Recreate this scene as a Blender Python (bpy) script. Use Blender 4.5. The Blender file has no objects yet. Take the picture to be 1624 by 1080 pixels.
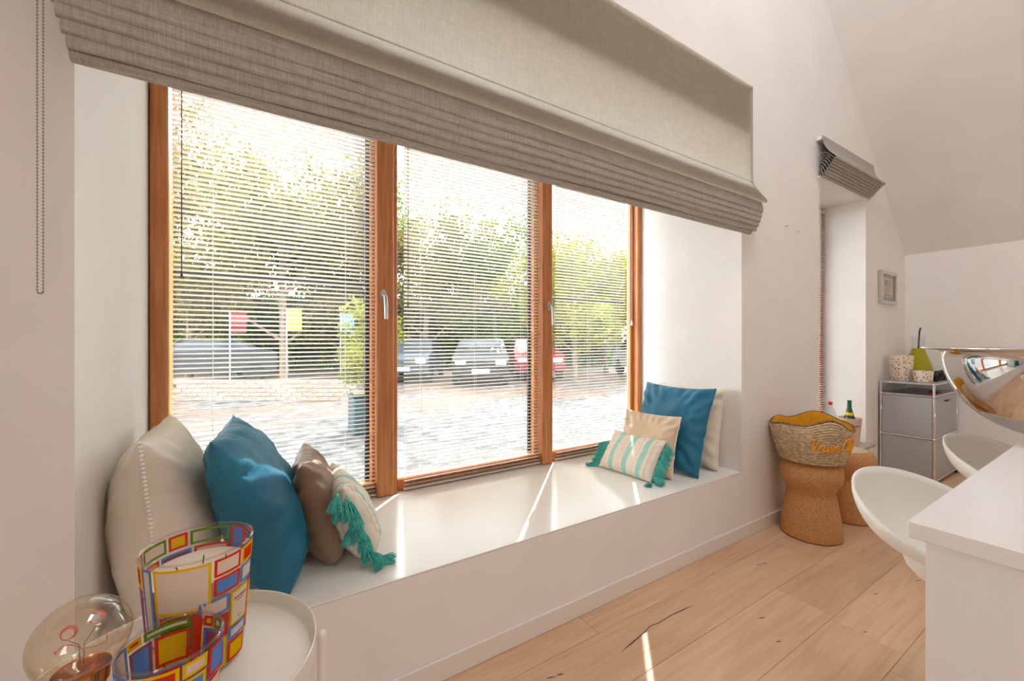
import bpy, math, random
import numpy as np
from mathutils import Vector, Matrix, noise

random.seed(7)
np.random.seed(7)
scene = bpy.context.scene
COL = scene.collection

# ---------------------------------------------------------------- camera
F_PX = 645.0
YAW = math.atan(1033.0 / F_PX)              # angle between the view axis and the window wall
cam_d = bpy.data.cameras.new('camera')
cam_d.sensor_fit = 'HORIZONTAL'
cam_d.sensor_width = 36.0
cam_d.lens = F_PX / 1624.0 * 36.0
cam_d.clip_start = 0.02
cam_d.clip_end = 300
cam = bpy.data.objects.new('camera', cam_d)
COL.objects.link(cam)
cam.location = (0, 0, 1.33)
cam.rotation_euler = (math.pi / 2, 0, YAW - math.pi / 2)
scene.camera = cam

# ---------------------------------------------------------------- world, sun, added fill lights
world = bpy.data.worlds.new('hazy_sky')
scene.world = world
world.use_nodes = True
bg = world.node_tree.nodes['Background']
bg.inputs[0].default_value = (0.88, 0.95, 1.0, 1)
bg.inputs[1].default_value = 10.5

A_REAR, A_ROOF, A_SIDE = 3.0, 50.0, 38.0      # watts
SUN_ELEV = math.radians(51.2)
sun_d = bpy.data.lights.new('sun', 'SUN')
sun_d.energy = 9.5
sun_d.angle = math.radians(0.5)
sun_d.color = (1.0, 0.965, 0.92)
sun = bpy.data.objects.new('sun', sun_d)
COL.objects.link(sun)
ch = math.cos(SUN_ELEV) / math.sqrt(2)
sun.rotation_euler = Vector((-ch, -ch, -math.sin(SUN_ELEV))).to_track_quat('-Z', 'Y').to_euler()


def area_light(name, loc, target, sx, sy, watts, color):
    d = bpy.data.lights.new(name, 'AREA')
    d.shape = 'RECTANGLE'
    d.size, d.size_y = sx, sy
    d.energy = watts
    d.color = color
    o = bpy.data.objects.new(name, d)
    COL.objects.link(o)
    o.location = loc
    o.rotation_euler = (Vector(target) - Vector(loc)).to_track_quat('-Z', 'Y').to_euler()
    return o


# added fill lights behind, above and left of the camera, not real windows
area_light('rear_fill', (2.2, -3.96, 1.15), (2.2, 0, 1.15), 2.5, 2.2, A_REAR, (0.93, 0.97, 1.0))
area_light('roof_fill', (1.45, 0.15, 5.22), (2.45, 0.15, 4.22), 1.6, 1.4, A_ROOF, (0.93, 0.97, 1.0))
area_light('side_fill', (-1.70, -2.7, 1.45), (0.5, -2.3, 1.75), 2.0, 1.6, A_SIDE, (0.93, 0.97, 1.0))

scene.view_settings.view_transform = 'Standard'
scene.view_settings.look = 'None'
scene.view_settings.exposure = 0.3
scene.view_settings.gamma = 1.0
scene.view_settings.use_curve_mapping = False
scene.cycles.max_bounces = 12
scene.cycles.diffuse_bounces = 8
scene.cycles.transparent_max_bounces = 24
scene.cycles.transmission_bounces = 10
scene.cycles.sample_clamp_indirect = 6.0


# ---------------------------------------------------------------- materials
def lin(r, g, b):
    def f(v):
        v /= 255.0
        return v / 12.92 if v <= 0.04045 else ((v + 0.055) / 1.055) ** 2.4
    return (f(r), f(g), f(b), 1.0)


MATS = {}


def principled(name, col, rough=0.5, metal=0.0, **kw):
    m = bpy.data.materials.new(name)
    m.use_nodes = True
    b = m.node_tree.nodes['Principled BSDF']
    b.inputs['Base Color'].default_value = col
    b.inputs['Roughness'].default_value = rough
    b.inputs['Metallic'].default_value = metal
    for k, v in kw.items():
        b.inputs[k].default_value = v
    MATS[name] = m
    return m


def nd(m, typ, **props):
    n = m.node_tree.nodes.new(typ)
    for k, v in props.items():
        setattr(n, k, v)
    return n


def lk(m, a, b):
    m.node_tree.links.new(a, b)


def bsdf(m):
    return m.node_tree.nodes['Principled BSDF']


def coords(m, scale=(1, 1, 1), rnd=0.0, kind='Object'):
    tc = nd(m, 'ShaderNodeTexCoord')
    mp = nd(m, 'ShaderNodeMapping')
    mp.inputs['Scale'].default_value = scale
    lk(m, tc.outputs[kind], mp.inputs['Vector'])
    if rnd:
        oi = nd(m, 'ShaderNodeObjectInfo')
        mul = nd(m, 'ShaderNodeVectorMath', operation='SCALE')
        cmb = nd(m, 'ShaderNodeCombineXYZ')
        lk(m, oi.outputs['Random'], cmb.inputs[0])
        lk(m, oi.outputs['Random'], cmb.inputs[1])
        lk(m, oi.outputs['Random'], cmb.inputs[2])
        lk(m, cmb.outputs[0], mul.inputs[0])
        mul.inputs['Scale'].default_value = rnd
        lk(m, mul.outputs[0], mp.inputs['Location'])
    return mp.outputs[0]


def noise_tex(m, vec, scale, detail=4.0, rough=0.55, dist=0.0):
    n = nd(m, 'ShaderNodeTexNoise')
    lk(m, vec, n.inputs['Vector'])
    n.inputs['Scale'].default_value = scale
    n.inputs['Detail'].default_value = detail
    n.inputs['Roughness'].default_value = rough
    n.inputs['Distortion'].default_value = dist
    return n.outputs['Fac']


def ramp(m, fac, stops):
    r = nd(m, 'ShaderNodeValToRGB')
    e = r.color_ramp.elements
    e[0].position, e[0].color = stops[0]
    e[1].position, e[1].color = stops[-1]
    for p, c in stops[1:-1]:
        x = e.new(p)
        x.color = c
    lk(m, fac, r.inputs[0])
    return r.outputs[0]


def bump(m, fac, strength, dist=0.01):
    b = nd(m, 'ShaderNodeBump')
    b.inputs['Strength'].default_value = strength
    b.inputs['Distance'].default_value = dist
    lk(m, fac, b.inputs['Height'])
    lk(m, b.outputs[0], bsdf(m).inputs['Normal'])


def noisy(name, c1, c2, scale, rough=0.6, bstr=0.0, bdist=0.004, stretch=(1, 1, 1), rnd=0.0, lo=0.35, hi=0.65, **kw):
    m = principled(name, c1, rough, **kw)
    v = coords(m, stretch, rnd)
    f = noise_tex(m, v, scale)
    lk(m, ramp(m, f, [(lo, c1), (hi, c2)]), bsdf(m).inputs['Base Color'])
    if bstr:
        bump(m, f, bstr, bdist)
    return m


def thin_glass(name, tint=(1, 1, 1, 1), gloss=0.9, ior=1.45):
    m = bpy.data.materials.new(name)
    m.use_nodes = True
    nt = m.node_tree
    for n in list(nt.nodes):
        nt.nodes.remove(n)
    out = nd(m, 'ShaderNodeOutputMaterial')
    tr = nd(m, 'ShaderNodeBsdfTransparent')
    tr.inputs[0].default_value = tint
    gl = nd(m, 'ShaderNodeBsdfGlossy')
    gl.inputs['Roughness'].default_value = 0.01
    lw = nd(m, 'ShaderNodeLayerWeight')           # same from both faces of the thin wall
    lw.inputs[0].default_value = 0.5
    pw = nd(m, 'ShaderNodeMath', operation='POWER')
    pw.inputs[1].default_value = 4.0
    lk(m, lw.outputs['Facing'], pw.inputs[0])
    f0 = ((ior - 1) / (ior + 1)) ** 2
    mu = nd(m, 'ShaderNodeMath', operation='MULTIPLY_ADD')
    mu.inputs[1].default_value = gloss * (1 - f0) * 0.8
    mu.inputs[2].default_value = gloss * f0
    mx = nd(m, 'ShaderNodeMixShader')
    lk(m, pw.outputs[0], mu.inputs[0])
    lk(m, mu.outputs[0], mx.inputs[0])
    lk(m, tr.outputs[0], mx.inputs[1])
    lk(m, gl.outputs[0], mx.inputs[2])
    lk(m, mx.outputs[0], out.inputs[0])
    MATS[name] = m
    return m


def translucent(name, c1, c2, amount, scale=30, stretch=(1, 1, 1), tcol=None, gloss=0.0):
    """cloth, paint film or leaf: part diffuse, part light passing through"""
    m = bpy.data.materials.new(name)
    m.use_nodes = True
    nt = m.node_tree
    for n in list(nt.nodes):
        nt.nodes.remove(n)
    out = nd(m, 'ShaderNodeOutputMaterial')
    di = nd(m, 'ShaderNodeBsdfDiffuse')
    ts = nd(m, 'ShaderNodeBsdfTranslucent')
    mx = nd(m, 'ShaderNodeMixShader')
    mx.inputs[0].default_value = amount
    v = coords(m, stretch)
    f = noise_tex(m, v, scale, 3)
    col = ramp(m, f, [(0.38, c1), (0.62, c2)])
    lk(m, col, di.inputs[0])
    if tcol is None:
        lk(m, col, ts.inputs[0])
    else:
        ts.inputs[0].default_value = tcol
    lk(m, di.outputs[0], mx.inputs[1])
    lk(m, ts.outputs[0], mx.inputs[2])
    lk(m, mx.outputs[0], out.inputs[0])
    MATS[name] = m
    return m


wall_m = noisy('wall_paint', lin(236, 233, 230), lin(240, 237, 234), 3.0, 0.75, 0.03, 0.002)
trim_m = principled('trim_paint', lin(232, 226, 218), 0.45)
bench_m = principled('bench_lacquer', lin(240, 237, 232), 0.16)
wood_m = noisy('window_pine', lin(180, 108, 58), lin(206, 137, 82), 9.0, 0.42, 0.06, 0.002, (6, 6, 0.35))
gasket_m = principled('black_gasket', lin(22, 22, 26), 0.5)
pane_m = thin_glass('window_glass', (0.97, 0.98, 0.97, 1))
slat_m = principled('slat_enamel', lin(216, 211, 203), 0.45)
cord_m = principled('blind_cord', lin(225, 222, 214), 0.7)
wand_m = principled('tilt_wand', lin(70, 66, 62), 0.3)
steel_m = principled('brushed_steel', lin(190, 190, 190), 0.28, 1.0)
chrome_m = principled('chrome', lin(226, 226, 228), 0.045, 1.0)
panel_m = principled('matt_silver_panel', lin(176, 177, 180), 0.38, 0.25)
white_m = principled('white_plastic', lin(240, 237, 230), 0.3)
island_m = principled('white_composite', lin(238, 235, 234), 0.3)
tray_m = principled('white_powdercoat', lin(236, 230, 222), 0.38)
bead_m = principled('blind_chain_bead', lin(150, 138, 128), 0.35)
black_m = principled('black_paint', lin(32, 30, 30), 0.45)

# linen of the roman blinds, woven threads in both directions
def linen(name, c1, c2, amount):
    m = translucent(name, c1, c2, amount, 1.0)
    nt = m.node_tree
    di = [n for n in nt.nodes if n.type == 'BSDF_DIFFUSE'][0]
    ts = [n for n in nt.nodes if n.type == 'BSDF_TRANSLUCENT'][0]
    v1 = coords(m, (420, 60, 16))
    v2 = coords(m, (14, 60, 420))
    a = noise_tex(m, v1, 1.0, 2)
    b = noise_tex(m, v2, 1.0, 2)
    ad = nd(m, 'ShaderNodeMath', operation='ADD')
    lk(m, a, ad.inputs[0])
    lk(m, b, ad.inputs[1])
    hf = nd(m, 'ShaderNodeMath', operation='MULTIPLY')
    hf.inputs[1].default_value = 0.5
    lk(m, ad.outputs[0], hf.inputs[0])
    c = ramp(m, hf.outputs[0], [(0.36, c1), (0.64, c2)])
    lk(m, c, di.inputs[0])
    c2_ = ramp(m, hf.outputs[0], [(0.36, lin(232, 225, 213)), (0.64, lin(248, 243, 234))])
    lk(m, c2_, ts.inputs[0])
    return m


linen_m = linen('grey_linen', lin(144, 139, 132), lin(184, 179, 171), 0.73)
linen_dark_m = linen('grey_linen_stack', lin(160, 155, 148), lin(202, 197, 189), 0.10)

# oak floor boards
oak_m = principled('oak_board', lin(190, 150, 112), 0.42)
def _oak():
    m = oak_m
    v = coords(m, (0.55, 9, 9), 37.0)
    g = noise_tex(m, v, 3.0, 8, 0.62, 1.2)
    v2 = coords(m, (0.8, 1.6, 1), 11.0)
    g2 = noise_tex(m, v2, 2.2, 3, 0.5)
    base = ramp(m, g, [(0.30, lin(196, 156, 122)), (0.52, lin(220, 182, 146)), (0.72, lin(232, 200, 166))])
    tone = ramp(m, g2, [(0.3, lin(204, 164, 130)), (0.7, lin(234, 200, 166))])
    mix = nd(m, 'ShaderNodeMixRGB', blend_type='MIX')
    mix.inputs[0].default_value = 0.4
    lk(m, base, mix.inputs[1])
    lk(m, tone, mix.inputs[2])
    oi = nd(m, 'ShaderNodeObjectInfo')
    hs = nd(m, 'ShaderNodeHueSaturation')
    mr = nd(m, 'ShaderNodeMapRange')
    mr.inputs['To Min'].default_value = 0.88
    mr.inputs['To Max'].default_value = 1.08
    lk(m, oi.outputs['Random'], mr.inputs[0])
    lk(m, mr.outputs[0], hs.inputs['Value'])
    lk(m, mix.outputs[0], hs.inputs['Color'])
    lk(m, hs.outputs[0], bsdf(m).inputs['Base Color'])
    bump(m, g, 0.12, 0.002)
_oak()
subfloor_m = principled('floor_joint', lin(98, 72, 50), 0.8)
crack_m = principled('dark_wood_filler', lin(62, 58, 56), 0.6)

# cork: ground granules
cork_m = principled('cork', lin(176, 122, 72), 0.8)
def _cork():
    m = cork_m
    v = coords(m)
    vo = nd(m, 'ShaderNodeTexVoronoi')
    vo.inputs['Scale'].default_value = 260
    lk(m, v, vo.inputs['Vector'])
    sx = nd(m, 'ShaderNodeSeparateXYZ')
    lk(m, vo.outputs['Color'], sx.inputs[0])
    c = ramp(m, sx.outputs[0], [(0.0, lin(160, 106, 60)), (0.25, lin(192, 138, 82)), (0.8, lin(206, 152, 96)), (1.0, lin(214, 168, 116))])
    lk(m, c, bsdf(m).inputs['Base Color'])
    bump(m, sx.outputs[0], 0.25, 0.002)
_cork()


# ---------------------------------------------------------------- mesh helpers
class MB:
    """collects shapes (world coordinates) into one mesh object"""

    def __init__(self):
        self.v, self.f, self.mi, self.cur = [], [], [], 0

    def add(self, vs, fs):
        o = len(self.v)
        self.v += [tuple(p) for p in vs]
        for f in fs:
            self.f.append([i + o for i in f])
            self.mi.append(self.cur)
        return self

    def box(self, x0, y0, z0, x1, y1, z1):
        vs = [(x, y, z) for z in (z0, z1) for y in (y0, y1) for x in (x0, x1)]
        return self.add(vs, [(0, 2, 3, 1), (4, 5, 7, 6), (0, 1, 5, 4), (2, 6, 7, 3), (0, 4, 6, 2), (1, 3, 7, 5)])

    def rbox(self, x0, y0, z0, x1, y1, z1, b=0.004):
        """box with chamfered edges"""
        c = Vector(((x0 + x1) / 2, (y0 + y1) / 2, (z0 + z1) / 2))
        h = Vector(((x1 - x0) / 2, (y1 - y0) / 2, (z1 - z0) / 2))
        b = min(b, h.x * 0.9, h.y * 0.9, h.z * 0.9)
        vs, idx = [], {}
        for sx in (-1, 1):
            for sy in (-1, 1):
                for sz in (-1, 1):
                    for a in range(3):
                        p = [h.x - b, h.y - b, h.z - b]
                        p[a] = (h.x, h.y, h.z)[a]
                        idx[(sx, sy, sz, a)] = len(vs)
                        vs.append((c.x + sx * p[0], c.y + sy * p[1], c.z + sz * p[2]))
        fs = []
        S = (-1, 1)
        for a in range(3):
            o1, o2 = [k for k in range(3) if k != a]
            for s in S:
                q = []
                for (u, w) in ((-1, -1), (1, -1), (1, 1), (-1, 1)):
                    k = [0, 0, 0]
                    k[a], k[o1], k[o2] = s, u, w
                    q.append(idx[(k[0], k[1], k[2], a)])
                fs.append(q)
        for a in range(3):            # edge strips along axis a
            o1, o2 = [k for k in range(3) if k != a]
            for u in S:
                for w in S:
                    k0, k1 = [0] * 3, [0] * 3
                    k0[a], k0[o1], k0[o2] = -1, u, w
                    k1[a], k1[o1], k1[o2] = 1, u, w
                    fs.append([idx[(*k0, o1)], idx[(*k1, o1)], idx[(*k1, o2)], idx[(*k0, o2)]])
        for sx in S:
            for sy in S:
                for sz in S:
                    fs.append([idx[(sx, sy, sz, 0)], idx[(sx, sy, sz, 1)], idx[(sx, sy, sz, 2)]])
        return self.add(vs, fs)

    def lathe(self, prof, n=32, c=(0, 0, 0), closed=False, a0=0.0, a1=2 * math.pi):
        full = abs(a1 - a0 - 2 * math.pi) < 1e-6
        m = n if full else n + 1
        vs = []
        for i in range(m):
            a = a0 + (a1 - a0) * i / n
            for r, z in prof:
                vs.append((c[0] + r * math.cos(a), c[1] + r * math.sin(a), c[2] + z))
        k = len(prof)
        fs = []
        for i in range(n):
            j = (i + 1) % m
            for q in range(k if closed else k - 1):
                w = (q + 1) % k
                fs.append((i * k + q, j * k + q, j * k + w, i * k + w))
        return self.add(vs, fs)

    def tube(self, path, r, n=8, cap=True, closed=False):
        path = [Vector(p) for p in path]
        k = len(path)
        rs = r if isinstance(r, (list, tuple)) else [r] * k
        vs, prev = [], None
        for i, p in enumerate(path):
            if closed:
                t = path[(i + 1) % k] - path[i - 1]
            else:
                t = path[min(i + 1, k - 1)] - path[max(i - 1, 0)]
            t.normalize()
            if prev is None:
                up = Vector((0, 0, 1)) if abs(t.z) < 0.9 else Vector((1, 0, 0))
                a = t.cross(up).normalized()
            else:
                a = (prev - t * prev.dot(t)).normalized()
            prev = a
            b = t.cross(a)
            for q in range(n):
                w = 2 * math.pi * q / n
                vs.append(p + (a * math.cos(w) + b * math.sin(w)) * rs[i])
        fs = []
        for i in range(k if closed else k - 1):
            i2 = (i + 1) % k
            for q in range(n):
                q2 = (q + 1) % n
                fs.append((i * n + q, i * n + q2, i2 * n + q2, i2 * n + q))
        if cap and not closed:
            fs.append(tuple(range(n))[::-1])
            fs.append(tuple((k - 1) * n + q for q in range(n)))
        return self.add(vs, fs)

    def prism_x(self, prof, x0, x1, seg=1, closed=True, wave=None):
        """profile of (y, z) points swept along x"""
        k = len(prof)
        vs, fs = [], []
        for i in range(seg + 1):
            x = x0 + (x1 - x0) * i / seg
            for j, (y, z) in enumerate(prof):
                dy, dz = wave(x, j) if wave else (0, 0)
                vs.append((x, y + dy, z + dz))
        for i in range(seg):
            for j in range(k if closed else k - 1):
                w = (j + 1) % k
                fs.append((i * k + j, i * k + w, (i + 1) * k + w, (i + 1) * k + j))
        if closed:
            fs.append(tuple(range(k))[::-1])
            fs.append(tuple(seg * k + j for j in range(k)))
        return self.add(vs, fs)

    def sphere(self, c, r, nu=12, nv=8, sc=(1, 1, 1)):
        vs, fs = [], []
        for j in range(nv + 1):
            th = math.pi * j / nv
            for i in range(nu):
                ph = 2 * math.pi * i / nu
                vs.append((c[0] + r * sc[0] * math.sin(th) * math.cos(ph), c[1] + r * sc[1] * math.sin(th) * math.sin(ph), c[2] + r * sc[2] * math.cos(th)))
        for j in range(nv):
            for i in range(nu):
                i2 = (i + 1) % nu
                fs.append((j * nu + i, (j + 1) * nu + i, (j + 1) * nu + i2, j * nu + i2))
        return self.add(vs, fs)

    def mesh(self, name, mats, smooth=False):
        me = bpy.data.meshes.new(name)
        me.from_pydata(self.v, [], self.f)
        if not isinstance(mats, (list, tuple)):
            mats = [mats]
        for m in mats:
            me.materials.append(m)
        if len(mats) > 1:
            me.polygons.foreach_set('material_index', self.mi)
        if smooth:
            me.polygons.foreach_set('use_smooth', [True] * len(me.polygons))
            if smooth != 'all':
                try:
                    me.set_sharp_from_angle(angle=math.radians(38))
                except Exception:
                    pass
        me.update()
        return me

    def build(self, name, mats, parent=None, smooth=False, local=False):
        if parent is not None and not local:
            off = origin_of(parent)
            self.v = [(x - off[0], y - off[1], z - off[2]) for x, y, z in self.v]
        o = bpy.data.objects.new(name, self.mesh(name, mats, smooth))
        COL.objects.link(o)
        o.parent = parent
        return o


def origin_of(o):
    p = Vector((0, 0, 0))
    while o is not None:
        p = p + o.location
        o = o.parent
    return p


def tag(o, label, cat, group=None, kind=None):
    o['label'] = label
    o['category'] = cat
    if group:
        o['group'] = group
    if kind:
        o['kind'] = kind
    return o


def struct(o, label=None):
    o['kind'] = 'structure'
    if label:
        o['label'] = label
    return o


def thing(name, loc, label, cat, group=None, rotz=0.0):
    o = bpy.data.objects.new(name, None)
    o.empty_display_size = 0.1
    COL.objects.link(o)
    o.location = loc
    o.rotation_euler = (0, 0, rotz)
    return tag(o, label, cat, group)


def place(name, mesh, parent=None, loc=(0, 0, 0)):
    o = bpy.data.objects.new(name, mesh)
    COL.objects.link(o)
    o.parent = parent
    o.location = loc
    return o


def copy_tree(o, parent=None):
    c = o.copy()
    COL.objects.link(c)
    c.parent = parent
    for k in list(o.children):
        copy_tree(k, c)
    return c


def text_mesh(body, size, depth, shear=0.0, font_align='CENTER'):
    cu = bpy.data.curves.new('lettering', 'FONT')
    cu.body = body
    cu.size = size
    cu.extrude = depth
    cu.shear = shear
    cu.align_x = font_align
    cu.resolution_u = 3
    o = bpy.data.objects.new('lettering', cu)
    COL.objects.link(o)
    bpy.context.view_layer.update()
    me = bpy.data.meshes.new_from_object(o.evaluated_get(bpy.context.evaluated_depsgraph_get()))
    bpy.data.objects.remove(o)
    bpy.data.curves.remove(cu)
    me.materials.clear()
    return me


# ---------------------------------------------------------------- the room
W = 1.5                    # room face of the window wall
XB = 6.02                  # room face of the end wall
NX0, NX1 = -0.405, 2.755   # window niche
NZ0, NZ1 = 0.446, 2.68
N2X0, N2X1, N2Z0, N2Z1 = 3.915, 4.905, 0.36, 2.67
XL, YR = -1.75, -4.0
EAVE = 2.262
RX = (XB + XL) / 2
RZ = EAVE + (XB - RX) * 0.965

m = MB()
YO = 2.50
for a in [(XL, W, 0, NX0, YO, NZ1), (NX0, W, 0, NX1, YO, NZ0 - 0.007), (NX1, W, 0, N2X0 - 0.25, YO, NZ1)]:
    m.box(*a)
m.box(N2X0 - 0.25, W, 0, N2X0, 1.92, N2Z1)
m.box(N2X0, W, 0, N2X1, 1.92, N2Z0 - 0.025)
m.box(N2X1, W, 0, XB + 0.3, 1.92, N2Z1)
m.box(N2X0 - 0.25, W, N2Z1, XB + 0.3, 1.92, NZ1 + 0.02)
m.box(XL, W, NZ1, N2X0 - 0.25, YO, NZ1 + 0.02)
m.box(XL - 0.2, W, NZ1 + 0.02, XB + 0.3, YO, RZ + 0.2)
struct(m.build('wall_window', wall_m), 'white wall with the deep window niche')
struct(MB().box(XB, YR, 0, XB + 0.2, W, EAVE).build('wall_end', wall_m), 'low white end wall under the sloping ceiling')
struct(MB().box(XL - 0.2, YR, 0, XL, W, EAVE).build('wall_left', wall_m))
m = MB()
m.box(XL, YR - 0.15, 0, -0.65, YR, EAVE)
m.box(5.05, YR - 0.15, 0, XB, YR, EAVE)
m.box(-0.65, YR - 0.15, 0, 5.05, YR, RZ)
m.add([(XL, YR, EAVE), (-0.65, YR, EAVE), (-0.65, YR, RZ - 2.7)], [(0, 1, 2)])
m.add([(XB, YR, EAVE), (5.05, YR, RZ - 2.7), (5.05, YR, EAVE)], [(0, 1, 2)])
struct(m.build('wall_rear', wall_m))
m = MB()
m.add([(XB, YR, EAVE), (XB, W, EAVE), (RX, W, RZ), (RX, YR, RZ)], [(0, 1, 2, 3)])
m.add([(XL, YR, EAVE), (XL, W, EAVE), (RX, W, RZ), (RX, YR, RZ)], [(3, 2, 1, 0)])
struct(m.build('ceiling', wall_m), 'white sloping ceiling')

# floor boards
fl = MB().box(XL, YR, -0.06, XB, W, -0.016).build('floor', subfloor_m)
struct(fl, 'oak plank floor')
PW = 0.258
rows = [1.357 - PW * k for k in range(-1, 21)]
FIRST_JOINTS = {1.357: 1.74, 1.099: 1.312}
for r, y0 in enumerate(rows):
    y1 = min(y0 + PW, W)
    if y0 < YR:
        break
    x = XL - random.uniform(0, 1.5)
    cuts = []
    rnd = random.Random(100 + r)
    L0 = 1.74 if r == 0 else (1.312 if r == 1 else rnd.uniform(0.4, 2.4))
    xs = [XL]
    q = L0 - 2.2 * 3
    while q < XB:
        if q > XL + 0.15:
            xs.append(q)
        q += 2.2
    xs.append(XB)
    for a, b in zip(xs[:-1], xs[1:]):
        mb = MB().rbox(a + 0.0006, y0 + 0.0006, -0.016, b - 0.0006, y1 - 0.0006, 0.0, 0.0012)
        mb.build('plank', oak_m, fl)

# the dark filled cracks and knots in the boards
def flat_line(pts, w, name='filled_crack'):
    mb = MB()
    vs = []
    for i, (x, y) in enumerate(pts):
        ww = w * (0.25 if i in (0, len(pts) - 1) else random.uniform(0.6, 1.2))
        vs += [(x, y - ww, 0.0006), (x, y + ww, 0.0006)]
    mb.add(vs, [(2 * i, 2 * i + 2, 2 * i + 3, 2 * i + 1) for i in range(len(pts) - 1)])
    return mb.build(name, crack_m, fl)


flat_line([(1.317, 1.226), (1.40, 1.238), (1.49, 1.252), (1.55, 1.266), (1.60, 1.258), (1.70, 1.262), (1.78, 1.256), (1.86, 1.25)], 0.0028)
for kx, ky, kl in [(0.98, 1.28, .02), (1.02, 1.272, .014), (2.05, 1.02, .018), (2.52, 1.27, .022), (2.56, 1.26, .014), (2.75, .80, .016), (2.35, .72, .012), (3.1, .72, .02), (1.95, .90, .012)]:
    flat_line([(kx - kl, ky + kl * .3), (kx, ky), (kx + kl, ky - kl * .4)], 0.004, 'knot')

# made-up frames around the added fill lights, all behind or above the camera
def fill_frame(name, loc, target, sx, sy, label):
    o = bpy.data.objects.new(name, None)
    COL.objects.link(o)
    o.location = loc
    o.rotation_euler = (Vector(target) - Vector(loc)).to_track_quat('-Z', 'Y').to_euler()
    struct(o, label)
    w = 0.06
    for x0, y0, x1, y1 in ((-sx / 2 - w, -sy / 2 - w, -sx / 2, sy / 2 + w), (sx / 2, -sy / 2 - w, sx / 2 + w, sy / 2 + w), (-sx / 2, -sy / 2 - w, sx / 2, -sy / 2), (-sx / 2, sy / 2, sx / 2, sy / 2 + w)):
        MB().rbox(x0, y0, -0.01, x1, y1, 0.035, 0.004).build('frame_bar', wood_m, o, local=True)


fill_frame('rear_fill_frame', (2.2, -3.96, 1.15), (2.2, 0, 1.15), 2.5, 2.2, 'added frame around the fill light behind the camera')
fill_frame('roof_fill_frame', (1.45, 0.15, 5.22), (2.45, 0.15, 4.22), 1.6, 1.4, 'added frame around the fill light high in the left slope')
fill_frame('side_fill_frame', (-1.72, -2.7, 1.45), (0.5, -2.7, 1.45), 2.0, 1.6, 'added frame around the fill light left of the camera')

# baseboards
struct(MB().rbox(XL, W - 0.012, 0.0, XB - 0.001, W - 0.0005, 0.088, 0.003).build('baseboard_window', trim_m))
struct(MB().rbox(XB - 0.012, YR, 0.0, XB - 0.0005, W - 0.013, 0.088, 0.003).build('baseboard_end', trim_m))

# ---------------------------------------------------------------- the window seat
seat = thing('window_seat', (1.175, W, 0.0), 'long built-in white window seat filling the niche under the big window', 'bench')
MB().rbox(NX0 + 0.001, W + 0.001, NZ0 - 0.006, NX1 - 0.001, 2.30, NZ0, 0.0012).build('seat_top', bench_m, seat)
MB().box(NX0 + 0.001, 2.302, NZ0 - 0.0065, NX1 - 0.001, 2.49, NZ0 - 0.002).build('sill_strip', bench_m, seat)

# ---------------------------------------------------------------- the large window
win = thing('window_1', (1.175, 2.40, NZ0), 'wide three-part pine framed window above the window seat', 'window')
win['kind'] = 'structure'
ZB, ZT = NZ0, NZ1
YF = 2.33


def bar(name, *a, mat=wood_m, b=0.004, parent=win):
    return MB().rbox(*a, b).build(name, mat, parent, smooth=False)


bar('stile', NX0 + 0.004, YF, ZB, -0.338, 2.46, ZT, b=.006)
bar('gasket', NX0 + 0.0005, YF + 0.012, ZB, NX0 + 0.0045, 2.46, ZT, mat=gasket_m)
mul1 = bar('mullion', 0.566, YF, ZB, 0.660, 2.46, ZT, b=.006)
bar('stop_bead', 0.661, YF + 0.02, ZB, 0.686, 2.44, ZT)
mul2 = bar('mullion', 1.712, YF, ZB, 1.803, 2.46, ZT, b=.006)
bar('stile', 2.712, YF + 0.01, ZB, NX1 - 0.001, 2.46, ZT, b=.006)
# right stiles of each sash, behind the blinds
for x0, x1 in ((0.545, 0.565), (1.676, 1.711), (2.676, 2.711)):
    bar('sash_stile', x0, 2.392, ZB + 0.02, x1, 2.43 if x0 > 2 else 2.46, ZT)
    if x0 < 2:
        bar('gasket', x0 - 0.024, 2.425, ZB + 0.07, x0 - 0.0005, 2.445, ZT, mat=gasket_m)
for x0, x1 in ((-0.337, 0.565), (0.687, 1.711), (1.804, 2.711)):
    bar('bottom_rail', x0, 2.375, ZB, x1, 2.46, ZB + 0.075, b=.008)
    bar('top_rail', x0, 2.392, ZT - 0.09, x1, 2.46, ZT)
for x0, x1 in ((-0.337, 0.545), (0.687, 1.676), (1.804, 2.70)):
    MB().box(x0, 2.431, ZB + 0.07, x1, 2.437, ZT - 0.09).build('pane', pane_m, win)
# slim guard rails outside the left and right lights
for x0, x1 in ((-0.337, 0.545), (1.804, 2.676)):
    MB().tube([(x0, 2.47, 1.655), (x1, 2.47, 1.655)], 0.007, 8).build('guard_rail', gasket_m, win, smooth=True)


def handle(x, z, parent):
    root = MB()
    root.lathe([(0.0, 0.0), (0.017, 0.0), (0.017, 0.008), (0.0, 0.008)], 16)
    vs = [(vx * 1.0, -vz, vy * 1.9) for vx, vy, vz in root.v]
    r2 = MB()
    r2.add([(x + a, YF + b, z + c) for a, b, c in vs], root.f)
    h = r2.build('handle_rose', steel_m, parent, smooth=True)
    t = MB().tube([(x, YF - 0.006, z), (x, YF - 0.035, z), (x + 0.002, YF - 0.046, z - 0.012), (x + 0.004, YF - 0.048, z - 0.05), (x + 0.005, YF - 0.047, z - 0.135)], [0.009, 0.009, 0.010, 0.0105, 0.009], 10)
    t.build('lever', steel_m, h, smooth=True)


handle(0.598, 1.585, mul1)
handle(1.762, 1.575, mul2)

# ---------------------------------------------------------------- venetian blinds
PITCH, SW, TILT = 0.0225, 0.026, math.radians(9)


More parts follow.
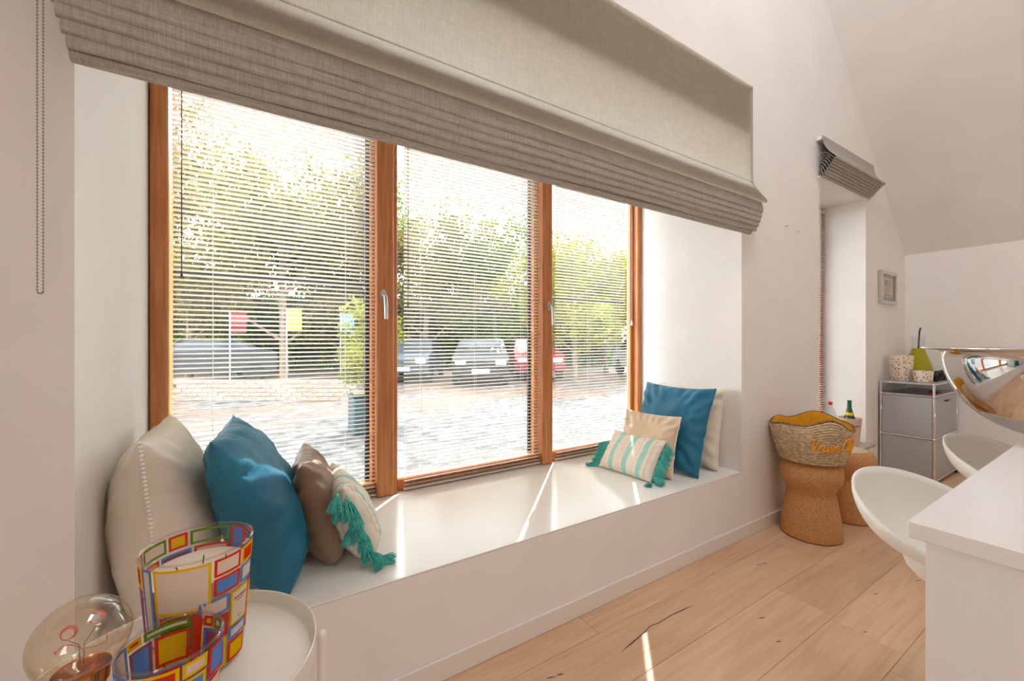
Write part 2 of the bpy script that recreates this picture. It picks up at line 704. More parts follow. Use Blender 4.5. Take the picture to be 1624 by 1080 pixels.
def slat_mesh(length):
    prof = []
    n = 5
    for i in range(n):
        u = (i / (n - 1) - 0.5) * SW
        prof.append((u, 0.0050 * (1 - (2 * u / SW) ** 2)))
    bot = [(u, z - 0.0006) for u, z in prof][::-1]
    ring = prof + bot
    ct, st = math.cos(TILT), math.sin(TILT)
    ring = [(y * ct + z * st, -y * st + z * ct) for y, z in ring]   # room edge (−y) is the higher one
    mb = MB()
    mb.prism_x(ring, -length / 2, length / 2, 1)
    me = mb.mesh('slat', slat_m, True)
    return me


def venetian(x0, x1, yc, z0, z1, label, cords, wand=None, lift=None):
    o = thing('venetian_blind', ((x0 + x1) / 2, yc, z0), label, 'venetian blind', 'venetian blinds')
    L = x1 - x0
    MB().rbox(x0, yc - 0.012, z1 - 0.026, x1, yc + 0.012, z1 - 0.001, 0.003).build('head_rail', slat_m, o)
    MB().rbox(x0, yc - 0.012, z0 + 0.002, x1, yc + 0.012, z0 + 0.014, 0.004).build('bottom_rail', slat_m, o)
    for x in (x0 - 0.001, x1 + 0.001):
        MB().rbox(x - 0.003, yc - 0.013, z0 + 0.0005, x + 0.003, yc + 0.013, z0 + 0.0155, 0.002).build('end_cap', cord_m, o)
    me = slat_mesh(L)
    z = z0 + 0.030
    while z < z1 - 0.034:
        place('slat', me, o, (0, 0, z - z0))
        z += PITCH
    for cx in cords:
        mb = MB()
        for dy in (-0.0132, 0.0132):
            mb.tube([(cx, yc + dy, z0 + 0.012), (cx, yc + dy, z1 - 0.02)], 0.0007, 5)
        mb.build('ladder_cord', cord_m, o)
    if wand:
        MB().tube([(wand[0], yc - 0.02, z1 - 0.03), (wand[0], yc - 0.021, wand[1])], 0.0022, 6).build('tilt_wand', wand_m, o)
        MB().lathe([(0, 0), (0.004, 0.002), (0.0055, 0.012), (0.003, 0.026), (0, 0.027)], 8, (wand[0], yc - 0.021, wand[1] - 0.02)).build('wand_tip', wand_m, o, smooth=True)
    if lift:
        MB().tube([(lift[0], yc - 0.02, z1 - 0.03), (lift[0], yc - 0.02, lift[1])], 0.0012, 5).build('lift_cord', cord_m, o)
        MB().lathe([(0, 0), (0.009, 0.003), (0.008, 0.02), (0.003, 0.04), (0, 0.041)], 10, (lift[0], yc - 0.02, lift[1] - 0.035)).build('cord_knob', cord_m, o, smooth=True)
    return o


YB = 2.364
venetian(-0.330, 0.562, YB, ZB + 0.004, ZT - 0.002, 'open white venetian blind on the leftmost of the three lights', (-0.18, 0.405), wand=(-0.292, 1.63))
venetian(0.728, 1.706, YB, ZB + 0.004, ZT - 0.002, 'open white venetian blind on the middle light, between both window handles', (0.83, 1.195, 1.555), wand=(0.745, 1.55))
venetian(1.853, 2.590, YB, ZB + 0.004, ZT - 0.002, 'open white venetian blind on the narrowest light beside the right-hand pillows', (2.18, 2.5))
# the pull cord of the right light hangs at its end
mb = MB().tube([(2.672, 2.372, ZT - 0.1), (2.672, 2.372, 1.50)], 0.0014, 5)
pc = mb.build('pull_cord', cord_m, win)
MB().lathe([(0, 0), (0.010, 0.003), (0.009, 0.022), (0.003, 0.045), (0, 0.046)], 10, (2.672, 2.372, 1.455)).build('cord_knob', cord_m, pc, smooth=True)

# ---------------------------------------------------------------- large roman blind
RB0, RB1 = -0.432, 2.812
rb = thing('roman_blind', (1.19, W, 2.03), 'wide grey linen roman blind drawn up over the big window', 'roman blind', 'roman blinds')
MB().rbox(RB0 + 0.004, W - 0.040, 3.0, RB1 - 0.004, W - 0.001, 3.028, 0.003).build('head_rail', trim_m, rb)


def sheet(prof, x0, x1, name, mat, parent, thick=0.0012, seg=60, amp=0.0, seed=0.0):
    """cloth sheet following a (y, z) profile with real thickness"""
    pts = [Vector((p[0], p[1])) for p in prof]
    nrm = []
    for i in range(len(pts)):
        t = pts[min(i + 1, len(pts) - 1)] - pts[max(i - 1, 0)]
        t.normalize()
        nrm.append(Vector((-t.y, t.x)))
    ring = [(p.x, p.y) for p in pts] + [(p.x + n.x * thick, p.y + n.y * thick) for p, n in list(zip(pts, nrm))[::-1]]
    k = len(pts)
    if not thick:
        return MB().prism_x([(p.x, p.y) for p in pts], x0, x1, seg, False).build(name, mat, parent, smooth=True)

    def wave(x, j):
        if not amp:
            return (0, 0)
        jj = j if j < k else 2 * k - 1 - j
        w = jj / (k - 1)
        return (amp * 0.8 * w * noise.noise((x * 1.7, seed, 0.3)), amp * w * noise.noise((x * 2.1, seed, 5.1)))
    return MB().prism_x(ring, x0, x1, seg, True, wave).build(name, mat, parent, smooth=True)


def arc(cy, cz, r, a0, a1, n=6):
    return [(cy + r * math.cos(math.radians(a0 + (a1 - a0) * i / n)), cz + r * math.sin(math.radians(a0 + (a1 - a0) * i / n))) for i in range(n + 1)]


face = [(1.456, 3.03), (1.4555, 2.8), (1.455, 2.6), (1.4545, 2.40), (1.452, 2.385), (1.440, 2.36), (1.420, 2.325), (1.395, 2.288), (1.374, 2.258)]
face += arc(1.377, 2.240, 0.013, 160, 330, 8)
face += [(1.405, 2.255), (1.43, 2.295), (1.462, 2.33)]
sheet(face, RB0, RB1, 'front_panel', linen_m, rb, thick=0.0)
steps = [(1.386, 2.178), (1.392, 2.146), (1.398, 2.116), (1.406, 2.087), (1.416, 2.060)]
for i, (fy, fz) in enumerate(steps):
    pr = [(1.462, 2.318 - 0.012 * i), (1.445, 2.30 - 0.02 * i), (fy + 0.012, fz + 0.06), (fy + 0.001, fz + 0.02)]
    pr += arc(fy + 0.0105, fz, 0.0105, 180, 350, 6)
    pr += [(1.45, fz + 0.07), (1.466, 2.29 - 0.02 * i)]
    sheet(pr, RB0 + 0.006 + 0.007 * i, RB1 - 0.004 - 0.006 * i, 'fold', linen_dark_m, rb, seg=70, amp=0.010, seed=3.0 + i * 0.35)
# bottom roll with its bar
pr = [(1.462, 2.20), (1.452, 2.10)] + arc(1.452, 2.050, 0.020, 190, 400, 10)
sheet(pr, -0.398, RB1 - 0.05, 'bottom_hem', linen_dark_m, rb, seg=70, amp=0.006, seed=9.0)
MB().tube([(-0.400, 1.452, 2.050), (RB1 - 0.052, 1.452, 2.050)], 0.015, 12).build('hem_bar', trim_m, rb, smooth=True)
MB().box(RB0 + 0.012, W - 0.014, NZ1 + 0.012, RB1 - 0.04, W - 0.001, 2.998).build('dimming_board', principled('beige_board', lin(176, 166, 152), 0.8), rb)  # unseen board added behind the cloth to dim the upper blind
# stitched side hems and batten seam
for x in (RB1 - 0.030, RB1 - 0.014, RB0 + 0.030):
    sheet([(1.4538, 3.029), (1.4535, 2.6), (1.4528, 2.40), (1.4502, 2.384), (1.438, 2.359), (1.418, 2.324), (1.393, 2.287)], x, x + 0.003, 'side_hem', linen_dark_m, rb, seg=1, thick=-0.0015)
sheet([(1.4533, 2.390), (1.4516, 2.3835)], RB0 + 0.002, RB1 - 0.002, 'batten_seam', linen_dark_m, rb, seg=1, thick=-0.0014)
MB().rbox(RB1 - 0.035, W - 0.040, 2.99, RB1 - 0.002, W - 0.001, 3.02, 0.003).build('bracket', steel_m, rb)


# bead chain of the large blind
def bead_chain(x, y, ztop, zbot, parent, gap=0.010, r=0.0022, pitch=0.0085):
    mb = MB()
    pts = []
    z = ztop
    while z > zbot:
        pts.append((x - gap / 2, z))
        z -= pitch
    for i in range(1, 5):
        a = math.pi + math.pi * i / 5
        pts.append((x + gap / 2 * math.cos(a), zbot + gap / 2 * math.sin(a)))
    z = zbot
    while z < ztop:
        pts.append((x + gap / 2, z))
        z += pitch
    for px, pz in pts:
        mb.sphere((px, y, pz), r, 6, 4)
    mb.tube([(px, y, pz) for px, pz in pts], 0.0007, 4)
    o = mb.build('bead_chain', bead_m, parent, smooth=True)
    o['kind'] = 'stuff'
    return o


bead_chain(-0.452, 1.455, 3.0, 1.45, rb)

# ---------------------------------------------------------------- small roman blind, fully raised
r2 = thing('roman_blind', (4.39, W, 2.66), 'small grey linen roman blind folded up above the narrow far window', 'roman blind', 'roman blinds')
X0, X1 = 3.86, 4.945
MB().rbox(X0, W - 0.035, 2.955, X1, W - 0.001, 2.985, 0.003).build('head_rail', trim_m, r2)
pr = [(1.452, 2.985), (1.451, 2.955), (1.446, 2.92), (1.432, 2.88), (1.410, 2.845), (1.388, 2.815), (1.370, 2.795)] + arc(1.374, 2.785, 0.010, 150, 330, 5) + [(1.40, 2.80), (1.44, 2.85)]
sheet(pr, X0, X1, 'front_panel', linen_dark_m, r2, seg=14)
for i in range(7):
    u = i / 6.0
    fy = 1.382 + 0.080 * u ** 1.1
    fz = 2.771 - 0.0172 * i
    pr = [(1.476, 2.86 - 0.02 * i), (fy + 0.03 * (1 - u) + 0.008, fz + 0.06), (fy + 0.002, fz + 0.016)] + arc(fy + 0.007, fz, 0.007, 180, 340, 5) + [(min(1.478, fy + 0.04), fz + 0.05)]
    sheet(pr, X0 + 0.008 + 0.002 * i, X1 - 0.010 - 0.005 * i, 'fold', linen_dark_m, r2, seg=14, amp=0.003, seed=20 + i)
MB().rbox(X0 + 0.006, W - 0.026, 2.652, X1 - 0.03, W - 0.004, 2.668, 0.003).build('hem_bar', trim_m, r2)
MB().tube([(3.905, 1.488, 2.68), (3.905, 1.488, 1.38)], 0.0016, 5).build('pull_cord', cord_m, r2)

# ---------------------------------------------------------------- narrow far window
w2 = thing('window_2', (4.41, 1.86, N2Z0), 'narrow pine framed window in the far niche', 'window')
w2['kind'] = 'structure'
for n_, a in (('stile', (N2X0, 1.845, N2Z0, N2X0 + 0.075, 1.915, N2Z1)), ('stile', (N2X1 - 0.085, 1.845, N2Z0, N2X1, 1.915, N2Z1)),
              ('bottom_rail', (N2X0 + 0.075, 1.845, N2Z0, N2X1 - 0.085, 1.915, N2Z0 + 0.08)), ('top_rail', (N2X0 + 0.075, 1.845, N2Z1 - 0.08, N2X1 - 0.085, 1.915, N2Z1))):
    bar(n_, *a, parent=w2)
MB().box(N2X0 + 0.07, 1.882, N2Z0 + 0.07, N2X1 - 0.08, 1.888, N2Z1 - 0.07).build('pane', pane_m, w2)
venetian(N2X0 + 0.03, N2X1 - 0.012, 1.828, N2Z0 + 0.01, N2Z1 - 0.03, 'open white venetian blind in the narrow far niche', (4.1, 4.75))
sill = MB().rbox(N2X0 + 0.001, W - 0.075, N2Z0 - 0.025, N2X1 - 0.001, 1.842, N2Z0, 0.003).build('window_sill', principled('grey_stone', lin(176, 168, 160), 0.35))
tag(sill, 'pale grey stone sill of the narrow far window', 'sill')

# ---------------------------------------------------------------- pillows
def pillow_frame(bn, yaw, lean):
    """bn: near bottom corner; yaw: direction of the bottom edge; lean>0 tips the top to the right of that edge"""
    u = Vector((math.cos(yaw), math.sin(yaw), 0))
    side = Vector((math.sin(yaw), -math.cos(yaw), 0))
    v = Vector((0, 0, 1)) * math.cos(lean) + side * math.sin(lean)
    n = u.cross(v).normalized()
    return Vector(bn), u, v, n


def pillow(name, bn, yaw, lean, w, h, t, mat, label, group, pinch=0.07, wr=0.006, seed=0, sag=0.25, N=34, slump=0.0):
    o3, u, v, n = pillow_frame(bn, yaw, lean)

    def surf(s, q, side):
        x = s * (w / 2) * (1 - pinch * (1 - q * q) ** 1.0 * 1.0)
        y = q * (h / 2) * (1 - pinch * (1 - s * s))
        e = max(0.0, (1 - s ** 2)) ** 0.42 * max(0.0, (1 - q ** 2)) ** 0.42
        th = t / 2 * e * (1 - sag * q)
        p3 = (s * 2.3 + seed, q * 2.3, side * 0.7 + seed)
        ang = math.atan2(abs(q), abs(s) + 1e-6)
        cr = max(0.0, math.hypot(s, q) - 0.55)
        wk = noise.noise(p3) * wr * 2.0 + noise.noise((s * 6 + seed, q * 6, side + seed)) * wr * 0.7
        wk += math.sin(ang * 22 + seed * 3 + 2 * noise.noise((s * 3, q * 3, seed))) * wr * 1.6 * cr
        # pleats running in from the edges
        edge = max(abs(s), abs(q))
        wk += math.sin((s if abs(q) > abs(s) else q) * 26 + seed) * wr * 0.45 * max(0, edge - 0.62) * 2.2
        th = max(0.0, th + wk * min(1.0, e * 2.2))
        bow = slump * (1 - q) * (1 - q) * 0.25
        return o3 + u * (w / 2 + x) + v * (h / 2 + y) + n * (side * th + bow)
    vs, fs = [], []
    ids = {}
    g = [-math.cos(math.pi * i / N) * 0.35 + (2 * i / N - 1) * 0.65 for i in range(N + 1)]
    for side in (1, -1):
        for i in range(N + 1):
            for j in range(N + 1):
                if side == -1 and (i in (0, N) or j in (0, N)):
                    ids[(side, i, j)] = ids[(1, i, j)]
                    continue
                ids[(side, i, j)] = len(vs)
                vs.append(surf(g[i], g[j], side))
    for side in (1, -1):
        for i in range(N):
            for j in range(N):
                q = [ids[(side, i, j)], ids[(side, i + 1, j)], ids[(side, i + 1, j + 1)], ids[(side, i, j + 1)]]
                fs.append(q if side == 1 else q[::-1])
    base = o3 + u * (w / 2)
    root = bpy.data.objects.new(name, None)
    COL.objects.link(root)
    root.location = base
    tag(root, label, 'pillow', group)
    mb = MB()
    mb.add(vs, fs)
    mb.build('cover', mat, root, smooth='all')

    def edge_pts(which, k=60):
        out = []
        for i in range(k + 1):
            a = -1 + 2 * i / k
            s, q = {'near': (-1, a), 'far': (1, a), 'top': (a, 1), 'bottom': (a, -1)}[which]
            out.append(surf(s, q, 1))
        return out
    return root, edge_pts, (u, v, n), surf


def velvet(name, c1, c2, scale=5.0, sheen=0.7, rough=0.55, tint=None):
    m_ = noisy(name, c1, c2, scale, rough, 0.05, 0.003, lo=0.3, hi=0.7)
    b = bsdf(m_)
    b.inputs['Sheen Weight'].default_value = sheen
    b.inputs['Sheen Roughness'].default_value = 0.35
    b.inputs['Sheen Tint'].default_value = tint or c2
    return m_


cream_m = velvet('cream_velvet', lin(212, 201, 185), lin(228, 218, 203), 6, 0.5)
cream_light_m = velvet('pale_cream_cotton', lin(226, 212, 190), lin(234, 222, 202), 6, 0.3)
blue_m = velvet('petrol_velvet', lin(12, 92, 122), lin(24, 118, 150), 4, 0.55, 0.5, lin(90, 170, 196))
bronze_m = velvet('bronze_velvet', lin(112, 88, 70), lin(164, 136, 112), 3.2, 0.7, 0.42, lin(220, 200, 184))
tan_m = velvet('tan_cotton', lin(214, 190, 160), lin(224, 202, 174), 6, 0.3)
bead_cream_m = principled('cream_bead', lin(244, 239, 228), 0.4)
teal_m = noisy('teal_yarn', lin(48, 170, 160), lin(104, 208, 198), 90, 0.8)

# striped cotton: stripes run across the pillow, colours follow its own length
stripe_m = principled('striped_cotton', lin(232, 222, 206), 0.85)


def make_stripes(origin, axis, w):
    m_ = stripe_m.copy()
    tc = nd(m_, 'ShaderNodeTexCoord')
    dt = nd(m_, 'ShaderNodeVectorMath', operation='DOT_PRODUCT')
    dt.inputs[1].default_value = axis
    lk(m_, tc.outputs['Object'], dt.inputs[0])
    mr = nd(m_, 'ShaderNodeMapRange')
    mr.inputs['From Min'].default_value = -w / 2
    mr.inputs['From Max'].default_value = w / 2
    lk(m_, dt.outputs['Value'], mr.inputs[0])
    cr = nd(m_, 'ShaderNodeValToRGB')
    cr.color_ramp.interpolation = 'CONSTANT'
    base, tq, sand = lin(236, 226, 210), lin(166, 212, 200), lin(226, 196, 160)
    stops = [(0, base), (.10, sand), (.115, base), (.17, tq), (.25, base), (.30, sand), (.31, base), (.345, sand), (.355, base),
             (.42, tq), (.51, base), (.565, sand), (.575, base), (.61, sand), (.62, base), (.69, tq), (.78, base), (.86, sand), (.872, base), (.92, sand), (.932, base)]
    e = cr.color_ramp.elements
    e[0].position, e[0].color = stops[0]
    e[1].position, e[1].color = stops[1]
    for p, c in stops[2:]:
        k = e.new(p)
        k.color = c
    lk(m_, mr.outputs[0], cr.inputs[0])
    b = [n for n in m_.node_tree.nodes if n.type == 'BSDF_PRINCIPLED'][0]
    v = coords(m_, (1, 1, 1))
    f = noise_tex(m_, v, 120, 3)
    mx = nd(m_, 'ShaderNodeMixRGB', blend_type='MULTIPLY')
    mx.inputs[0].default_value = 0.25
    lk(m_, cr.outputs[0], mx.inputs[1])
    lk(m_, ramp(m_, f, [(0.3, (.7, .7, .7, 1)), (0.6, (1, 1, 1, 1))]), mx.inputs[2])
    lk(m_, mx.outputs[0], b.inputs['Base Color'])
    return m_


def tassel_mesh(seed, L=0.098):
    """yarn tassel hanging along −z from the origin"""
    rnd = random.Random(seed)
    mb = MB()
    mb.tube([(0, 0, 0.004), (0, 0, -0.008)], 0.0022, 6)
    mb.sphere((0, 0, -0.012), 0.0075, 8, 6)
    mb.tube([(0.0062 * math.cos(a), 0.0062 * math.sin(a), -0.0185) for a in [2 * math.pi * i / 10 for i in range(10)]], 0.0014, 4, closed=True)
    for i in range(70):
        a = rnd.uniform(0, 6.283)
        r = 0.031 * math.sqrt(rnd.random())
        l = L * rnd.uniform(0.86, 1.04)
        j = rnd.uniform(-.004, .004)
        mb.tube([(0.004 * math.cos(a) * r / .031, 0.004 * math.sin(a) * r / .031, -0.015), (r * 0.62 * math.cos(a) + j, r * 0.62 * math.sin(a), -0.5 * l), (r * math.cos(a), r * math.sin(a) + j, -l)], [0.0014, 0.0018, 0.0012], 4)
    return mb.mesh('tassel', teal_m, True)


TASSELS = [tassel_mesh(s) for s in range(4)]


def hang_tassel(parent, pos, direction, k, length_scale=1.0):
    o = place('tassel', TASSELS[k % 4], parent, Vector(pos) - origin_of(parent))
    d = Vector(direction).normalized()
    o.rotation_mode = 'QUATERNION'
    o.rotation_quaternion = (-d).to_track_quat('Z', 'Y')
    o.scale = (1, 1, length_scale)
    return o


def beads(pts, r, step, parent, mat, name='bead_trim'):
    mb = MB()
    acc, last = 0.0, pts[0]
    for p in pts:
        acc += (p - last).length
        last = p
        if acc >= step:
            acc = 0
            mb.sphere(p, r, 8, 6, (1, 1, 0.8))
    o = mb.build(name, mat, parent, smooth=True)
    o['kind'] = 'stuff'
    return o


GL, GR = 'pillows at the left end of the seat', 'pillows at the right end of the seat'
D = math.radians
zs = NZ0 + 0.004
# left group: bottom edges run away from the camera
p, e, ax, sf = pillow('pillow', (-0.246, 1.60, zs), D(91), D(-5), 0.56, 0.58, 0.30, cream_m, 'large cream velvet pillow with a beaded edge against the left niche side', GL, seed=1.3, wr=0.007, pinch=0.06)
beads(e('near', 220), 0.0062, 0.0125, p, bead_cream_m)
p, e, ax, sf = pillow('pillow', (0.085, 1.575, zs), D(86), D(-21), 0.54, 0.60, 0.27, blue_m, 'large petrol blue velvet pillow behind the multicoloured candle glass', GL, seed=4.1, wr=0.009, pinch=0.07)
p, e, ax, sf = pillow('pillow', (0.255, 1.715, zs), D(84), D(-16), 0.40, 0.42, 0.20, bronze_m, 'bronze brown velvet pillow between the blue pillow and the tasselled one', GL, seed=7.7, wr=0.008, pinch=0.07)
p, e, ax, sf = pillow('pillow', (0.385, 1.66, zs), D(88), D(-19), 0.40, 0.33, 0.17, stripe_m, 'pale lumbar pillow with teal tassels leaning on the bronze pillow', GL, seed=2.2, wr=0.005, pinch=0.05)
p.children[0].data.materials[0] = make_stripes(None, tuple(ax[0]), 0.40)
en = e('near', 60)
for i in range(7):
    q = en[int(2 + i * 8.8)]
    d = Vector((0.16 - 0.1 * (i % 2), -0.38, -0.90))
    if i == 0:
        d = Vector((0.90, -0.40, -0.10))
    if i == 1:
        d = Vector((0.25, -0.85, -0.42))
    hang_tassel(p, q + Vector((0.012 * (i % 2), -0.004, 0)), d, i, 0.92)
    if i in (3, 5, 6):
        hang_tassel(p, q + Vector((-0.03, 0.0, .018)), Vector((-0.22, -0.40, -0.88)), i + 1, 0.75)
for i in range(6):
    hang_tassel(p, e('far', 60)[int(4 + i * 10)], Vector((0.2, 0.7, -0.7)), i)

# right group: faces look back to the left, leaning on the right side of the niche
p, e, ax, sf = pillow('pillow', (2.615, 1.585, zs), D(86), D(9), 0.58, 0.56, 0.17, cream_light_m, 'large pale cream pillow with piped edge, rearmost of the right group', GR, seed=11.3, wr=0.009, pinch=0.06)
MB().tube(e('near', 60), 0.004, 6).build('piping', bead_cream_m, p, smooth=True)
MB().tube(e('top', 60), 0.004, 6).build('piping', bead_cream_m, p, smooth=True)
p, e, ax, sf = pillow('pillow', (2.375, 1.565, zs), D(92), D(21), 0.56, 0.60, 0.16, blue_m, 'large smooth petrol blue pillow in the right-hand corner of the seat', GR, seed=14.9, wr=0.011, pinch=0.07)
p, e, ax, sf = pillow('pillow', (2.215, 1.64, zs), D(97), D(16), 0.42, 0.40, 0.13, tan_m, 'small plain sand coloured pillow between the blue and the striped pillow', GR, seed=17.2, wr=0.009, pinch=0.06)
MB().tube(e('near', 60), 0.0035, 6).build('piping', bead_cream_m, p, smooth=True)
p, e, ax, sf = pillow('pillow', (2.055, 1.675, zs), D(94), D(36), 0.42, 0.29, 0.13, stripe_m, 'striped lumbar pillow with teal tassels at both ends, foremost of the right group', GR, seed=21.2, wr=0.004, pinch=0.05)
p.children[0].data.materials[0] = make_stripes(None, tuple(ax[0]), 0.42)
en = e('near', 60)
for i in range(8):
    q = en[int(1 + i * 8)]
    d = Vector((-0.12 + 0.14 * (i % 2), -0.42, -0.88))
    if i == 0:
        d = Vector((-0.80, -0.40, -0.08))
    if i == 1:
        d = Vector((-0.1, -0.9, -0.35))
    hang_tassel(p, q, d, i, 0.9)
en = e('far', 60)
for i in range(6):
    q = en[int(2 + i * 8)]
    hang_tassel(p, q, Vector((-0.5, 0.55, -0.5 + (.35 if i < 1 else 0))), i)

# ---------------------------------------------------------------- tray table with candle glasses and bulb lamp
TZ, TC, TR = 0.65, (-0.135, 1.038), 0.244
tt = thing('tray_table', (TC[0], TC[1], 0), 'round white metal tray table in front of the window seat', 'side table')
MB().lathe([(0, TZ - 0.004), (TR - 0.006, TZ - 0.004), (TR - 0.001, TZ + 0.001), (TR, TZ + 0.032), (TR + 0.002, TZ + 0.034), (TR + 0.004, TZ + 0.032), (TR + 0.003, TZ - 0.003), (TR - 0.003, TZ - 0.008), (0, TZ - 0.008)], 72, (TC[0], TC[1], 0)).build('tray', tray_m, tt, smooth=True)
for a in (-8, 112, 232):
    ca, sa = math.cos(D(a)), math.sin(D(a))
    r0 = TR + 0.0155
    px, py = TC[0] + r0 * ca, TC[1] + r0 * sa
    lg = MB().tube([(px, py, 0.0), (px, py, TZ + 0.005), (px, py, TZ + 0.020)], [0.0095, 0.0095, 0.0095], 14)
    lg.sphere((px, py, TZ + 0.020), 0.0095, 14, 8)
    lg.build('leg', tray_m, tt, smooth=True)
MB().tube([(TC[0] + (TR + 0.0155) * math.cos(D(a)), TC[1] + (TR + 0.0155) * math.sin(D(a)), 0.03) for a in range(0, 360, 6)], 0.007, 8, closed=True).build('foot_ring', tray_m, tt, smooth=True)

clear_m = thin_glass('clear_glass', (0.985, 0.985, 0.98, 1), 0.9, 1.42)
wax_m = principled('candle_wax', lin(238, 224, 206), 0.5)
bsdf(wax_m).inputs['Subsurface Weight'].default_value = 0.15
PAL = {}
for k_, c_ in (('yellow', lin(248, 208, 16)), ('red', lin(234, 66, 36)), ('blue', lin(112, 158, 228)), ('green', lin(122, 164, 34)), ('plum', lin(178, 96, 116)), ('cream', lin(240, 226, 208)), ('orange', lin(238, 96, 22))):
    PAL[k_] = translucent('print_' + k_, c_, c_, 0.28, 5)


def vessel(name, c, Rb, Rt, h, label, seed, wax, rows, text=None, layout=None, front=0.0):
    o = thing(name, (c[0], c[1], TZ), label, 'candle', 'multicoloured candle glasses on the tray table')
    tw = 0.0045

    def R(z):
        return Rb + (Rt - Rb) * (z / h)
    prof = [(0, 0.0005), (Rb - 0.004, 0.0005), (Rb, 0.005)]
    prof += [(R(z), z) for z in np.linspace(0.01, h - 0.003, 6)]
    prof += [(Rt - 0.0005, h - 0.0008), (Rt - tw / 2, h), (Rt - tw, h - 0.001)]
    prof += [(R(z) - tw, z) for z in np.linspace(h - 0.003, 0.02, 6)]
    prof += [(Rb - tw - 0.006, 0.014), (0, 0.013)]
    MB().lathe(prof, 72, (c[0], c[1], TZ)).build('glass', clear_m, o, smooth=True)
    MB().tube([(c[0] + (Rt - tw / 2) * math.cos(a), c[1] + (Rt - tw / 2) * math.sin(a), TZ + h) for a in [2 * math.pi * i / 72 for i in range(72)]], tw / 2 + 0.0003, 8, closed=True).build('rim', thin_glass('rim_glass', (0.93, 0.90, 0.88, 1), 1.0, 1.8) if 'rim_glass' not in MATS else MATS['rim_glass'], o, smooth=True)
    rnd = random.Random(seed)

    def patch(a0, a1, z0, z1, mat_, out, mb, slot):
        n = max(2, int(abs(a1 - a0) / 0.09) + 1)
        vs = []
        for i in range(n + 1):
            a = a0 + (a1 - a0) * i / n
            for z in (z0, z1):
                for rr in (0.0, 0.0004):
                    r = R(z) + out + rr
                    vs.append((c[0] + r * math.cos(a), c[1] + r * math.sin(a), TZ + z))
        fs = []
        for i in range(n):
            b = i * 4
            fs += [(b + 1, b + 5, b + 7, b + 3), (b, b + 2, b + 6, b + 4), (b, b + 4, b + 5, b + 1), (b + 2, b + 3, b + 7, b + 6)]
        fs += [(0, 1, 3, 2), (n * 4, n * 4 + 2, n * 4 + 3, n * 4 + 1)]
        mb.cur = slot
        mb.add(vs, fs)
    keys = list(PAL)
    lab = None

    def panel(a0, a1, s0, s1, fill, edge):
        g = 0.0006
        da = g / R(s0)
        b = 0.0050
        db = b / R(s0)
        A0, A1, S0, S1 = a0 + da, a1 - da, s0 + g, s1 - g
        mb = MB()
        mats = [PAL[edge]] + ([PAL[fill]] if fill != 'clear' else [])
        patch(A0, A1, S0, S0 + b, None, 0.0002, mb, 0)
        patch(A0, A1, S1 - b, S1, None, 0.0002, mb, 0)
        patch(A0, A0 + db, S0 + b, S1 - b, None, 0.0002, mb, 0)
        patch(A1 - db, A1, S0 + b, S1 - b, None, 0.0002, mb, 0)
        if fill != 'clear':
            patch(A0 + db, A1 - db, S0 + b, S1 - b, None, 0.0002, mb, 1)
        mb.build('printed_panel', mats, o)
    for (d0, d1, f0, f1, fill, edge) in (layout or []):
        panel(front + math.radians(d0), front + math.radians(d1), f0 * h, f1 * h, fill, edge)
    for (z0f, z1f, nseg) in rows:
        z0, z1 = z0f * h, z1f * h
        cuts = sorted(rnd.uniform(-0.3, 0.3) + i for i in range(nseg))
        a_off = rnd.uniform(0, 6.28)
        for i in range(nseg):
            a0 = a_off + cuts[i] / nseg * 2 * math.pi
            a1 = a_off + (cuts[(i + 1) % nseg] + (nseg if i == nseg - 1 else 0)) / nseg * 2 * math.pi
            subs = [(z0, z1)]
            if rnd.random() < 0.45:
                k = z0 + (z1 - z0) * rnd.uniform(0.35, 0.65)
                subs = [(z0, k), (k, z1)]
            for s0, s1 in subs:
                fill = rnd.choice(['yellow', 'red', 'blue', 'green', 'plum', 'cream', 'clear', 'clear', 'clear', 'cream', 'blue', 'yellow'])
                edge = rnd.choice([q for q in ('red', 'yellow', 'blue', 'green', 'red', 'yellow') if q != fill])
                panel(a0, a1, s0, s1, fill, edge)
    if wax:
        zw = h * wax
        pr = [(0, 0.016), (Rb - 0.012, 0.016), (R(0.02) - tw - 0.001, 0.022)] + [(R(z) - tw - 0.0008, z) for z in np.linspace(0.03, zw, 5)]
        pr += [(R(zw) - tw - 0.006, zw - 0.002), (R(zw) * 0.5, zw - 0.004), (0, zw - 0.003)]
        MB().lathe(pr, 48, (c[0], c[1], TZ)).build('wax', wax_m, o, smooth=True)
        for wx, wy, tx in ((-0.03, -0.01, -.004), (0.012, -0.032, 0.006), (0.004, 0.024, 0.001), (0.045, 0.005, 0.001)):
            MB().tube([(c[0] + wx, c[1] + wy, TZ + zw - 0.006), (c[0] + wx + tx, c[1] + wy, TZ + zw + 0.006), (c[0] + wx + 2 * tx, c[1] + wy - tx, TZ + zw + 0.014)], 0.0013, 6).build('wick', black_m, o, smooth=True)
